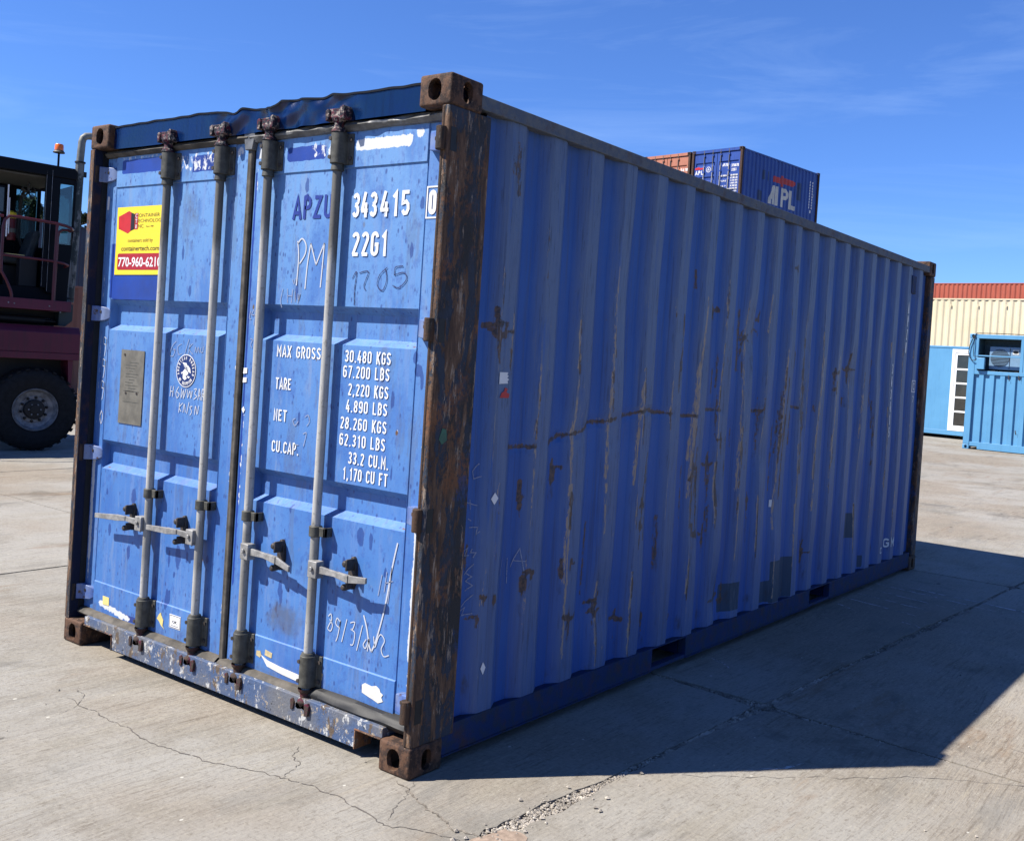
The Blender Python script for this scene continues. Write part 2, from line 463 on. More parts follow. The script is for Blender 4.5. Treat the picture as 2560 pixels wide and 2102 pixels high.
def m_perf():
    k = NT("perforated_heat_shield")
    p = k.pos()
    v = k.voro(k.mapping(p, (1, 1, 1)), 62, rnd=0.0)
    paint = k.step(k.noise(k.mapping(p, (1, 1, 0.5)), 9, 6, 0.7), 0.46, 0.53)
    c = k.mix(paint, (0.30, 0.31, 0.30), (0.03, 0.05, 0.05))
    c = k.mix(k.step(v, 0.42, 0.34), c, (0.015, 0.018, 0.02))
    k.bsdf(c, 0.55, 0.2, None, 0.4)
    return k.m

M = {}
M['door'] = m_door()
M['side'] = m_side()
M['post'] = m_post()
M['post_blue'] = m_rust("dark_blue_post_paint", dark=(0.008, 0.016, 0.055), brown=(0.012, 0.022, 0.07), tan=(0.06, 0.035, 0.022), d0=0.5, t0=0.66)
M['casting'] = m_rust("rusty_cast_steel", dark=(0.060, 0.036, 0.028), brown=(0.19, 0.100, 0.060), tan=(0.40, 0.27, 0.18), vert=False, d0=0.49, t0=0.58, sc=1.5)
M['rail'] = m_rust("grey_blue_rail_paint", dark=(0.16, 0.20, 0.27), brown=(0.22, 0.245, 0.275), tan=(0.16, 0.125, 0.095), vert=False, d0=0.5, t0=0.62)
M['lowrail'] = m_rust("dull_blue_rail_paint", dark=(0.016, 0.050, 0.19), brown=(0.035, 0.060, 0.125), tan=(0.11, 0.10, 0.09), vert=False, d0=0.52, t0=0.66)
M['peel'] = m_peel("peeling_sill_paint")
M['header'] = m_paint("fresh_navy_gloss_paint", (0.002, 0.022, 0.125), (0.003, 0.028, 0.105), 0.20, (0.002, 0.008, 0.04), 0.6, 0, 4, 0.35, 0.3)
M['navy'] = m_paint("navy_paint", (0.006, 0.02, 0.10), (0.010, 0.03, 0.13), 0.4)
M['gasket'] = m_plain("weathered_rubber_seal", (0.135, 0.118, 0.095), 0.75, 0, 0.45, 14, 0.3, 0.4)
M['tape'] = m_plain("crumpled_grey_tape", (0.21, 0.21, 0.205), 0.42, 0, 0.4, 18, 0.5, 0.9)
M['black'] = m_plain("black_rubber", (0.014, 0.014, 0.015), 0.6, 0, 0.4, 25, 0.4, 0.2)
M['galv'] = m_galv("galvanised_lock_rod")
M['sleeve'] = m_plain("olive_grey_bracket", (0.115, 0.112, 0.092), 0.6, 0.1, 0.4, 30, 0.4, 0.3)
M['cam'] = m_rust("maroon_flecked_cam", dark=(0.16, 0.016, 0.045), brown=(0.62, 0.57, 0.50), tan=(0.012, 0.016, 0.035), vert=False, d0=0.52, t0=0.44, sc=2.2)
M['cam_low'] = m_rust("rusty_maroon_cam", dark=(0.16, 0.012, 0.05), brown=(0.085, 0.060, 0.048), tan=(0.05, 0.03, 0.025), vert=False, d0=0.44, t0=0.6, sc=2.6)
M['handle'] = m_plain("dull_zinc_handle", (0.46, 0.45, 0.43), 0.5, 0.15, 0.35, 26, 0.4, 0.3)
M['catch'] = m_plain("dark_rusty_catch", (0.075, 0.060, 0.052), 0.6, 0.1, 0.5, 30, 0.4, 0.3)
M['hinge_blue'] = m_paint("chipped_hinge_paint", (0.12, 0.24, 0.70), (0.30, 0.40, 0.68), 0.4, (0.10, 0.10, 0.12), 0.5, 0.55, 9)
M['pin'] = m_rust("rusty_hinge_pin", dark=(0.05, 0.04, 0.035), brown=(0.12, 0.07, 0.045), tan=(0.30, 0.27, 0.24), vert=True, d0=0.48, t0=0.6, sc=2)
M['white_print'] = m_flake("white_stencil_print", (1.25, 1.26, 1.26), 0.30, 30)
M['white_chip'] = m_flake("chipped_white_numerals", (1.25, 1.26, 1.26), 0.355, 22)
M['blue_print'] = m_flake("ghost_blue_print", (0.02, 0.06, 0.42), 0.36, 40)
M['chalk'] = m_flake("white_chalk", (0.85, 0.9, 1.0), 0.30, 120, 0.9, 0.14)
M['chalk_faint'] = m_flake("faint_chalk", (0.46, 0.53, 0.75), 0.38, 90, 0.9, 0.14)
M['pencil'] = m_flake("dark_marker", (0.05, 0.06, 0.2), 0.42, 110, 0.9, 0.14)
M['paper'] = m_plain("torn_paper", (1.2, 1.17, 1.08), 0.7, 0, 0.12, 40, 0.2, 0.3)
M['paper_tan'] = m_plain("tan_paper_tape", (0.9, 0.74, 0.42), 0.7, 0, 0.2, 30, 0.2, 0.3)
M['yellow'] = m_plain("yellow_vinyl", (1.45, 1.10, 0.05), 0.45, 0, 0.03, 6, 0.35, 0.02)
M['pale_yellow'] = m_plain("pale_yellow_vinyl", (1.2, 1.0, 0.38), 0.5, 0, 0.1, 20, 0.3, 0.1)
M['red'] = m_plain("red_vinyl", (0.85, 0.03, 0.03), 0.45, 0, 0.12, 14, 0.35, 0.02)
M['dark_red'] = m_plain("dark_red_vinyl", (0.62, 0.018, 0.03), 0.45, 0, 0.05, 10, 0.35, 0.02)
M['ink'] = m_plain("black_ink", (0.02, 0.02, 0.02), 0.5, 0, 0.1, 30, 0.3, 0.02)
M['white'] = m_plain("white_vinyl", (1.3, 1.3, 1.3), 0.5, 0, 0.05, 20, 0.3, 0.02)
M['plate'] = m_plain("etched_metal_plate", (0.30, 0.275, 0.22), 0.5, 0.35, 0.22, 16, 0.5, 0.15)
M['emblem'] = m_plain("emblem_blue", (0.012, 0.045, 0.24), 0.45, 0, 0.1, 20, 0.3, 0.02)
M['concrete'] = m_concrete()
M['joint'] = m_plain("gritty_joint_fill", (0.34, 0.30, 0.25), 0.95, 0, 0.5, 60, 0.1, 1.0)
M['sand'] = m_plain("pink_sand", (0.52, 0.40, 0.31), 0.95, 0, 0.25, 30, 0.1, 0.6)
M['stone'] = m_plain("pale_grit", (0.58, 0.52, 0.44), 0.9, 0, 0.5, 9, 0.2, 0.6)
M['crack'] = m_flake("crack_dark", (0.20, 0.175, 0.155), 0.42, 25, 0.9)
M['scuff'] = m_flake("pale_scrape", (0.88, 0.87, 0.86), 0.47, 14, 0.9, 0.10)

# ------------------------------------------------------------------ mesh helpers
class MB:
    def __init__(self):
        self.v, self.f = [], []
    def add(self, vs, fs):
        o = len(self.v)
        self.v += [tuple(x) for x in vs]
        self.f += [tuple(i + o for i in f) for f in fs]
        return self
    def box(self, x0, x1, y0, y1, z0, z1):
        return self.add([(x0, y0, z0), (x1, y0, z0), (x1, y1, z0), (x0, y1, z0), (x0, y0, z1), (x1, y0, z1), (x1, y1, z1), (x0, y1, z1)],
                        [(0, 3, 2, 1), (4, 5, 6, 7), (0, 1, 5, 4), (1, 2, 6, 5), (2, 3, 7, 6), (3, 0, 4, 7)])
    def prism(self, poly, axis, a, b):
        """poly is a list of 2D points (counter-clockwise), extruded along axis from a to b"""
        def P(u, w, t):
            return {'x': (t, u, w), 'y': (u, t, w), 'z': (u, w, t)}[axis]
        n = len(poly)
        vs = [P(u, w, a) for u, w in poly] + [P(u, w, b) for u, w in poly]
        fs = [tuple(range(n))[::-1], tuple(range(n, 2 * n))] + [(i, (i + 1) % n, (i + 1) % n + n, i + n) for i in range(n)]
        return self.add(vs, fs)
    def tube(self, pts, r, n=10, cap=True, rs=None):
        pts = [Vector(p) for p in pts]
        rings = []
        ref = None
        for i, p in enumerate(pts):
            t = (pts[min(i + 1, len(pts) - 1)] - pts[max(i - 1, 0)]).normalized()
            if ref is None:
                ref = Vector((0, 0, 1)) if abs(t.z) < 0.9 else Vector((1, 0, 0))
            u = (ref - t * ref.dot(t)).normalized()
            w = t.cross(u)
            ref = u
            rr = r if rs is None else rs[i]
            rings.append([p + (u * math.cos(2 * math.pi * k / n) + w * math.sin(2 * math.pi * k / n)) * rr for k in range(n)])
        vs = [q for ring in rings for q in ring]
        fs = []
        for i in range(len(pts) - 1):
            for k in range(n):
                a, b = i * n + k, i * n + (k + 1) % n
                fs.append((a, b, b + n, a + n))
        if cap:
            fs.append(tuple(range(n))[::-1])
            fs.append(tuple(range((len(pts) - 1) * n, len(pts) * n)))
        return self.add(vs, fs)
    def lathe(self, prof, axis='z', n=24, c=(0, 0, 0)):
        """prof: list of (radius, height)"""
        vs, fs = [], []
        for r, h in prof:
            for k in range(n):
                a = 2 * math.pi * k / n
                u, w = r * math.cos(a), r * math.sin(a)
                q = {'z': (u, w, h), 'x': (h, u, w), 'y': (w, h, u)}[axis]
                vs.append((q[0] + c[0], q[1] + c[1], q[2] + c[2]))
        for i in range(len(prof) - 1):
            for k in range(n):
                a, b = i * n + k, i * n + (k + 1) % n
                fs.append((a, b, b + n, a + n))
        return self.add(vs, fs)
    def build(self, name, mat, parent=None, bevel=0.0, smooth=True, seg=2, loc=None):
        me = bpy.data.meshes.new(name)
        me.from_pydata(self.v, [], self.f)
        me.validate()
        me.update()
        return link(name, me, mat, parent, bevel, smooth, seg, loc)

def link(name, me, mat, parent=None, bevel=0.0, smooth=True, seg=2, loc=None, sharp=32):
    if mat is not None and not me.materials:
        me.materials.append(mat)
    if smooth:
        me.shade_smooth()
        try:
            me.set_sharp_from_angle(angle=R(sharp))
        except Exception:
            pass
    o = bpy.data.objects.new(name, me)
    COL.objects.link(o)
    if parent is not None:
        o.parent = parent
        off = parent.get('_off')
        if off is not None:
            o.location = (-off[0], -off[1], -off[2])
    if loc is not None:
        o.location = loc
    if bevel > 0:
        b = o.modifiers.new("bevel", 'BEVEL')
        b.width = bevel
        b.segments = seg
        b.limit_method = 'ANGLE'
        b.angle_limit = R(35)
        b.harden_normals = False
    return o

def thing(name, label, cat, origin=(0, 0, 0), base=(0, 0, 0), rotz=0.0, group=None):
    """an Empty at the thing's base; base is that point in the thing's own coordinates"""
    o = bpy.data.objects.new(name, None)
    COL.objects.link(o)
    o.empty_display_size = 0.3
    b = Vector(base)
    o.location = Vector(origin) + Matrix.Rotation(rotz, 3, 'Z') @ b
    o.rotation_euler = (0, 0, rotz)
    o['label'] = label
    o['category'] = cat
    if group:
        o['group'] = group
    o['_off'] = tuple(b)
    return o

def structure(o):
    o['kind'] = 'structure'
    return o

def copy_tree(root, loc=None, rotz=None, label=None):
    r = root.copy()
    COL.objects.link(r)
    if loc is not None:
        r.location = loc
    if rotz is not None:
        r.rotation_euler = (0, 0, rotz)
    if label:
        r['label'] = label
    for ch in root.children:
        c = ch.copy()
        COL.objects.link(c)
        c.parent = r
        for g in ch.children:
            d = g.copy()
            COL.objects.link(d)
            d.parent = c
    return r

def lines(breaks, step):
    br = sorted(set(round(b, 5) for b in breaks))
    out = [br[0]]
    for a, b in zip(br[:-1], br[1:]):
        n = max(1, int(math.ceil((b - a) / step)))
        out += [a + (b - a) * (i + 1) / n for i in range(n)]
    return np.array(out)

def grid_mesh(name, P, marks=None, marks2=None, flip=False):
    """P: (nu, nv, 3) array of points"""
    nu, nv, _ = P.shape
    me = bpy.data.meshes.new(name)
    idx = np.arange(nu * nv).reshape(nu, nv)
    q = np.stack([idx[:-1, :-1], idx[1:, :-1], idx[1:, 1:], idx[:-1, 1:]], -1).reshape(-1, 4)
    if flip:
        q = q[:, ::-1]
    me.vertices.add(nu * nv)
    me.vertices.foreach_set("co", P.reshape(-1).astype(np.float32))
    me.loops.add(len(q) * 4)
    me.loops.foreach_set("vertex_index", q.reshape(-1).astype(np.int32))
    me.polygons.add(len(q))
    me.polygons.foreach_set("loop_start", (np.arange(len(q)) * 4).astype(np.int32))
    me.polygons.foreach_set("loop_total", np.full(len(q), 4, np.int32))
    me.update(calc_edges=True)
    for nm, mk in (("marks", marks), ("marks_two", marks2)):
        if mk is not None:
            at = me.attributes.new(nm, 'FLOAT_COLOR', 'POINT')
            at.data.foreach_set("color", np.clip(mk, 0, 1.5).reshape(-1).astype(np.float32))
    return me

# smooth pseudo noise on arrays (sum of random sines)
def wav(u, v, seed, f=1.0, n=7):
    g = np.random.default_rng(seed)
    s = np.zeros_like(u, dtype=float)
    for i in range(n):
        a = g.uniform(0, 2 * math.pi)
        fr = f * g.uniform(0.5, 2.0)
        s += np.sin(fr * (u * math.cos(a) + v * math.sin(a)) * 2 * math.pi + g.uniform(0, 6.28))
    return s / math.sqrt(n)

def blob(U, V, u, v, ru, rv, amp=1.0):
    return amp * np.clip(1.25 - np.sqrt(((U - u) / ru) ** 2 + ((V - v) / rv) ** 2), 0, 1)

def seg_mark(U, V, p, q, w, amp=1.0):
    dx, dy = q[0] - p[0], q[1] - p[1]
    L2 = dx * dx + dy * dy + 1e-12
    t = np.clip(((U - p[0]) * dx + (V - p[1]) * dy) / L2, 0, 1)
    d = np.hypot(U - p[0] - t * dx, V - p[1] - t * dy)
    return amp * np.clip(1.4 - d / w, 0, 1)

def rect_mark(U, V, u0, u1, v0, v1, soft=0.012):
    a = np.clip((U - u0) / soft + 0.5, 0, 1) * np.clip((u1 - U) / soft + 0.5, 0, 1)
    b = np.clip((V - v0) / soft + 0.5, 0, 1) * np.clip((v1 - V) / soft + 0.5, 0, 1)
    return a * b

# ------------------------------------------------------------------ lettering
def arc(cx, cy, rx, ry, a0, a1, n=6):
    return [(cx + rx * math.cos(R(a0 + (a1 - a0) * i / n)), cy + ry * math.sin(R(a0 + (a1 - a0) * i / n))) for i in range(n + 1)]
_a, _b, _t, _l = 0.085, 0.415, 0.915, 0.085
_O = arc(.25, .75, .165, .165, 0, 180) + arc(.25, .25, .165, .165, 180, 360) + [(.415, .75)]
GL = {
    '0': [_O], 'O': [_O],
    '1': [[(.12, .74), (.28, .915), (.28, 0)]],
    '2': [arc(.25, .74, .165, .175, 165, -25) + [(.11, .085)], [(.085, .085), (.44, .085)]],
    '3': [arc(.25, .72, .16, .195, 160, -70) + [(.2, .51)], [(.2, .51)] + arc(.25, .28, .165, .195, 70, -160)],
    '4': [[(.28, 1.0), (.07, .27)], [(.03, .27), (.48, .27)], [(.35, .58), (.35, 0)]],
    '5': [[(.43, .915), (.11, .915), (.10, .50)] + arc(.25, .32, .165, .235, 125, -155)],
    '6': [arc(.25, .75, .165, .165, 20, 180) + arc(.25, .25, .165, .165, 180, 360) + arc(.25, .40, .165, .165, 0, 110)],
    '7': [[(.06, .915), (.42, .915), (.19, 0)]],
    '8': [arc(.25, .71, .15, .205, -90, 270, 12), arc(.25, .285, .165, .20, 90, 450, 12)],
    '9': [[(.5 - x, 1 - y) for x, y in arc(.25, .75, .165, .165, 20, 180) + arc(.25, .25, .165, .165, 180, 360) + arc(.25, .40, .165, .165, 0, 110)]],
    'A': [[(.03, 0), (.25, .96), (.47, 0)], [(.11, .28), (.39, .28)]],
    'B': [[(.085, 0), (.085, .915), (.25, .915)] + arc(.25, .72, .15, .195, 90, -90) + [(.09, .525)], [(.25, .525)] + arc(.25, .305, .165, .22, 90, -90) + [(.085, .085)]],
    'C': [arc(.25, .75, .165, .165, 0, 180) + arc(.25, .25, .165, .165, 180, 360)],
    'D': [[(.085, .085), (.085, .915), (.25, .915)] + arc(.25, .75, .165, .165, 90, 0) + arc(.25, .25, .165, .165, 0, -90) + [(.06, .085)]],
    'E': [[(.43, .915), (.085, .915), (.085, .085), (.43, .085)], [(.085, .51), (.36, .51)]],
    'F': [[(.43, .915), (.085, .915), (.085, 0)], [(.085, .51), (.36, .51)]],
    'G': [arc(.25, .75, .165, .165, 0, 180) + arc(.25, .25, .165, .165, 180, 360) + [(.415, .47), (.26, .47)]],
    'H': [[(.085, 0), (.085, 1)], [(.415, 0), (.415, 1)], [(.085, .5), (.415, .5)]],
    'I': [[(.25, 0), (.25, 1)]],
    'K': [[(.085, 0), (.085, 1)], [(.44, 1), (.10, .42)], [(.19, .56), (.46, 0)]],
    'L': [[(.085, 1), (.085, .085), (.43, .085)]],
    'M': [[(.07, 0), (.07, .96), (.28, .38), (.49, .96), (.49, 0)]],
    'N': [[(.085, 0), (.085, .96), (.415, .04), (.415, 1)]],
    'P': [[(.085, 0), (.085, .915), (.25, .915)] + arc(.25, .70, .165, .215, 90, -90) + [(.085, .485)]],
    'R': [[(.085, 0), (.085, .915), (.25, .915)] + arc(.25, .70, .165, .215, 90, -90) + [(.085, .485)], [(.26, .485), (.45, 0)]],
    'S': [arc(.25, .72, .165, .195, 20, 200, 8) + [(.41, .36)] + arc(.25, .28, .165, .195, 0, -160, 8)],
    'T': [[(.02, .915), (.48, .915)], [(.25, .915), (.25, 0)]],
    'U': [[(.085, 1)] + arc(.25, .25, .165, .165, 180, 360) + [(.415, 1)]],
    'W': [[(.05, 1), (.15, .04), (.28, .65), (.41, .04), (.51, 1)]],
    'X': [[(.05, 0), (.45, 1)], [(.05, 1), (.45, 0)]],
    'Y': [[(.05, 1), (.25, .48), (.45, 1)], [(.25, .48), (.25, 0)]],
    'Z': [[(.06, .915), (.42, .915), (.07, .085), (.45, .085)]],
    '.': [[(.12, 0), (.12, .14)]], ',': [[(.15, .14), (.09, -.10)]], '-': [[(.08, .48), (.42, .48)]], '/': [[(.05, 0), (.45, 1)]],
}
GW = {'M': .58, 'W': .58, '.': .24, ',': .24, ' ': .34, 'I': .36, '1': .44}

def ribbon(mb, pts, w, place):
    pts = [Vector((p[0], p[1], 0)) for p in pts]
    n = len(pts)
    if n < 2:
        return
    closed = n > 3 and (pts[0] - pts[-1]).length < 1e-6
    L, Rr = [], []
    for i in range(n):
        if closed:
            d0 = pts[i] - pts[i - 1] if i > 0 else pts[0] - pts[-2]
            d1 = pts[(i + 1)] - pts[i] if i < n - 1 else pts[1] - pts[0]
        else:
            d0 = pts[i] - pts[i - 1] if i > 0 else pts[1] - pts[0]
            d1 = pts[i + 1] - pts[i] if i < n - 1 else pts[-1] - pts[-2]
        d0 = d0.normalized()
        d1 = d1.normalized()
        t = d0 + d1
        if t.length < 1e-4:
            t = d1.copy()
        t.normalize()
        nn = Vector((-t.y, t.x, 0))
        c = max(0.45, abs(nn.dot(Vector((-d1.y, d1.x, 0)))))
        o = nn * (w * 0.5 / c)
        L.append(pts[i] + o)
        Rr.append(pts[i] - o)
    vs = [place(p.x, p.y) for p in L] + [place(p.x, p.y) for p in Rr]
    mb.add(vs, [(i, i + 1, i + 1 + n, i + n) for i in range(n - 1)])

def text_width(s):
    return sum(GW.get(c, .5) + .12 for c in s) - .12

def stencil(mb, s, x0, x1, z0, h, place, wt=0.165):
    """letters from x0 to x1 (fitted), feet at z0, cap height h"""
    tw = text_width(s)
    sx = (x1 - x0) / tw
    x = 0.0
    for ch in s:
        for ns, st in enumerate(GL.get(ch, [])):   # each stroke a hair in front of the last, so that none share a plane
            pts = [((x + px) * sx + x0, py * h + z0) for px, py in st]
            def lift(u, w, ns=ns):
                q = place(u, w)
                return (q[0], q[1] - .0005 * ns, q[2])
            ribbon(mb, pts, wt * h * 0.95, lift)
        x += GW.get(ch, .5) + .12

def font_mesh(s, size, bold=0.0):
    cu = bpy.data.curves.new("print", 'FONT')
    cu.body = s
    cu.size = size
    cu.offset = bold
    cu.resolution_u = 3
    o = bpy.data.objects.new("print", cu)
    COL.objects.link(o)
    dg = bpy.context.evaluated_depsgraph_get()
    me = bpy.data.meshes.new_from_object(o.evaluated_get(dg))
    vs = [v.co.copy() for v in me.vertices]
    fs = [tuple(p.vertices) for p in me.polygons]
    bpy.data.objects.remove(o)
    bpy.data.curves.remove(cu)
    bpy.data.meshes.remove(me)
    return vs, fs

def font_fit(mb, s, x0, x1, z0, h, place, bold=0.0):
    vs, fs = font_mesh(s, 1.0, bold)
    xa, xb = min(v.x for v in vs), max(v.x for v in vs)
    caps = 0.729
    mb.add([place(x0 + (v.x - xa) / (xb - xa) * (x1 - x0), z0 + v.y / caps * h) for v in vs], fs)

# ------------------------------------------------------------------ the ground: slabs, joints, cracks
GX = [-19.6, -15.1, -10.6, -6.1, -1.55, 3.06, 7.4, 11.8]
GY = [-6.75, -2.5, 1.73, 5.97, 10.2, 14.45, 18.7]
g = MB()
BIG = 700.0
x0, x1, y0, y1 = GX[0], GX[-1], GY[0], GY[-1]
for a, b, c, d in ((-BIG, x0, -BIG, BIG), (x1, BIG, -BIG, BIG), (x0, x1, -BIG, y0), (x0, x1, y1, BIG)):
    g.add([(a, c, 0), (b, c, 0), (b, d, 0), (a, d, 0)], [(0, 1, 2, 3)])
ground = structure(g.build("ground", M['concrete'], smooth=False))
MB().add([(x0, y0, -.011), (x1, y0, -.011), (x1, y1, -.011), (x0, y1, -.011)], [(0, 1, 2, 3)]).build("joint_bed", M['joint'], ground, smooth=False)

def edge_gap(axis, c, t):
    """half-width of the broken joint at coordinate t along it"""
    k = 0.006
    if axis == 'x' and abs(c - 3.06) < .01:
        k = 0.010 + 0.024 * math.exp(-((t + 0.05) / 0.55) ** 2) + 0.011 * math.exp(-((t - 1.75) / 0.30) ** 2) + 0.012 * math.exp(-((t - 3.9) / 0.7) ** 2)
    if axis == 'y' and abs(c - 1.73) < .01:
        k = 0.0042 + 0.026 * math.exp(-((t - 3.0) / 0.45) ** 2)
    if axis == 'y' and abs(c - 5.97) < .01:
        k = 0.008
    near = math.exp(-(((t - 2) / 6) ** 2))
    n = mnoise.noise(Vector((t * 4.1, c * 3.3, 1.7 if axis == 'x' else 5.1)))
    n2 = mnoise.noise(Vector((t * 17.0, c * 3.3, 8.7 if axis == 'x' else 2.1)))
    return k * (1.0 + near * (0.8 * n + 0.55 * n2))

def joint_bow(axis, c, t):
    if axis == 'x' and abs(c - 3.06) < .01:      # joint drifts away from the container with distance, as surveyed
        return -0.13 + 0.052 * max(0.0, t - 0.0) + 0.012 * mnoise.noise(Vector((t * 1.3, 2, 3)))
    if axis == 'y' and abs(c - 1.73) < .01:
        return 0.05 - 0.055 * max(-1.5, (t - 3.0)) + 0.012 * mnoise.noise(Vector((t * 1.7, 5, 3)))
    return 0.0

def slab_edge(axis, c, t0, t1, side, step):
    n = max(2, int(abs(t1 - t0) / step))
    out = []
    for i in range(n + 1):
        t = t0 + (t1 - t0) * i / n
        e = edge_gap(axis, c, t) + 0.004 * (1 + mnoise.noise(Vector((t * 31, c, side * 4.0))))
        q = c + joint_bow(axis, c, t) + side * max(0.002, e)
        out.append((q, t) if axis == 'x' else (t, q))
    return out

for i in range(len(GX) - 1):
    for j in range(len(GY) - 1):
        xa, xb, ya, yb = GX[i], GX[i + 1], GY[j], GY[j + 1]
        near = (-2 < xa < 8 and -3 < ya < 6)
        st = 0.022 if near else 0.35
        inner = lambda axis, c: (axis == 'x' and GX[0] < c < GX[-1]) or (axis == 'y' and GY[0] < c < GY[-1])
        poly = []
        jb = lambda ax, c, t: joint_bow(ax, c, t)
        ys_a, ys_b = ya + jb('y', ya, xa), yb + jb('y', yb, xa)
        poly += slab_edge('y', ya, xa + jb('x', xa, ya) + .055, xb + jb('x', xb, ya) - .055, 1 if inner('y', ya) else 0, st)
        poly += slab_edge('x', xb, ya + jb('y', ya, xb) + .055, yb + jb('y', yb, xb) - .055, -1 if inner('x', xb) else 0, st)
        poly += slab_edge('y', yb, xb + jb('x', xb, yb) - .055, xa + jb('x', xa, yb) + .055, -1 if inner('y', yb) else 0, st)
        poly += slab_edge('x', xa, yb + jb('y', yb, xa) - .055, ya + jb('y', ya, xa) + .055, 1 if inner('x', xa) else 0, st)
        n_ = len(poly)
        sl = MB()
        cx_, cy_ = (xa + xb) / 2, (ya + yb) / 2
        sl.add([(x, y, 0.0) for x, y in poly] + [(x, y, -.012) for x, y in poly] + [(cx_, cy_, 0.0)],
               [(i_, (i_ + 1) % n_, 2 * n_) for i_ in range(n_)] + [(i_ + n_, (i_ + 1) % n_ + n_, (i_ + 1) % n_, i_) for i_ in range(n_)])
        sl.build("concrete_slab", M['concrete'], ground, smooth=False)

# grit lying in the broken joints
grit = MB()
def pebble(mb, x, y, z, r):
    vs = []
    for dx, dy, dz in ((1, 0, 0), (-1, 0, 0), (0, 1, 0), (0, -1, 0), (0, 0, 1), (0, 0, -1)):
        s = r * random.uniform(.6, 1.25)
        vs.append((x + dx * s, y + dy * s, z + dz * s * .7))
    mb.add(vs, [(0, 2, 4), (2, 1, 4), (1, 3, 4), (3, 0, 4), (2, 0, 5), (1, 2, 5), (3, 1, 5), (0, 3, 5)])
for _ in range(6000):
    t = random.choice([random.gauss(0.05, .5), random.uniform(-1.0, 6.0), random.gauss(1.75, .4)])
    w = edge_gap('x', 3.06, t)
    pebble(grit, 3.06 + joint_bow('x', 3.06, t) + random.uniform(-1, 1) * w * 1.0, t, random.uniform(-.010, -.002), random.choice([.002, .003, .004, .006, .009]))
for _ in range(2000):
    t = random.choice([random.uniform(2.45, 6.0), random.gauss(3.05, .35)])
    w = edge_gap('y', 1.73, t)
    pebble(grit, t, 1.73 + joint_bow('y', 1.73, t) + random.uniform(-1, 1) * w, random.uniform(-.010, -.003), random.choice([.002, .003, .004, .006]))
o = grit.build("joint_grit", M['stone'], ground, smooth=False)
o['kind'] = 'stuff'
# sand drift in the pothole where the crack meets the joint
sd = MB()
for k in range(26):
    a = 2 * math.pi * k / 26
    rr = 1 + .25 * mnoise.noise(Vector((math.cos(a) * 2, math.sin(a) * 2, 1)))
    sd.v.append((2.975 + .075 * rr * math.cos(a), -0.22 + .20 * rr * math.sin(a), 0.0015))
sd.v.append((2.975, -0.22, 0.004))
sd.f = [(k, (k + 1) % 26, 26) for k in range(26)]
sd.build("sand_patch", M['sand'], ground)
# pebbles lying loose near that hole
loose = MB()
for _ in range(110):
    a = random.gauss(0, 1)
    y = random.gauss(-.02, .42)
    x = 3.06 + joint_bow('x', 3.06, y) + random.gauss(0.0, .055)
    r = random.choice([.003, .004, .005, .007, .011])
    pebble(loose, x, y, r * .45, r)
for _ in range(60):
    r = random.choice([.004, .005, .007])
    pebble(loose, random.uniform(0.3, 5.2), random.uniform(-1.2, 3.5), r * .45, r)
o = loose.build("loose_pebble", M['stone'], ground, smooth=False)
o['kind'] = 'stuff'

def crack(pts, w, mat, name, z=0.0018, jit=0.028, sub=14, taper=True):
    P = []
    for (ax, ay), (bx, by) in zip(pts[:-1], pts[1:]):
        for i in range(sub):
            t = i / sub
            x, y = ax + (bx - ax) * t, ay + (by - ay) * t
            P.append((x + jit * (mnoise.noise(Vector((x * 9, y * 9, 1))) + .55 * mnoise.noise(Vector((x * 37, y * 37, 4)))), y + jit * (mnoise.noise(Vector((x * 9, y * 9, 7))) + .55 * mnoise.noise(Vector((x * 37, y * 37, 9))))))
    P.append(pts[-1])
    mb = MB()
    n = len(P)
    for i, (x, y) in enumerate(P):
        a = P[max(0, i - 1)]
        b = P[min(n - 1, i + 1)]
        d = Vector((b[0] - a[0], b[1] - a[1], 0)).normalized()
        k = w * (0.35 + 1.1 * abs(mnoise.noise(Vector((i * .7, x, 3)))))
        if taper:
            k *= min(1, i / 4 + .15, (n - 1 - i) / 4 + .15)
        mb.v += [(x - d.y * k / 2, y + d.x * k / 2, z), (x + d.y * k / 2, y - d.x * k / 2, z)]
    mb.f = [(2 * i, 2 * i + 1, 2 * i + 3, 2 * i + 2) for i in range(n - 1)]
    return mb.build(name, mat, ground, smooth=False)

crack([(.80, -.42), (1.26, -.426), (1.57, -.43), (1.78, -.384), (2.0, -.315), (2.21, -.26), (2.35, -.256), (2.62, -.28), (2.9, -.2)], .0065, M['crack'], "crack")
crack([(1.90, -.06), (1.96, -.14), (2.05, -.17), (2.09, -.29)], .005, M['crack'], "crack")
crack([(2.45, .02), (2.52, -.12), (2.60, -.26)], .004, M['crack'], "crack")
crack([(.70, -.30), (.86, -.37), (1.0, -.52)], .004, M['crack'], "crack")
crack([(3.1, .75), (3.5, 1.1), (3.9, 1.5), (4.3, 1.75)], .004, M['crack'], "crack")
crack([(4.0, 2.1), (4.5, 2.0), (5.1, 2.15)], .005, M['crack'], "crack")
crack([(3.0, -.14), (2.80, -.16), (2.62, -.10), (2.40, -.02)], .012, M['joint'], "crack", jit=.03)
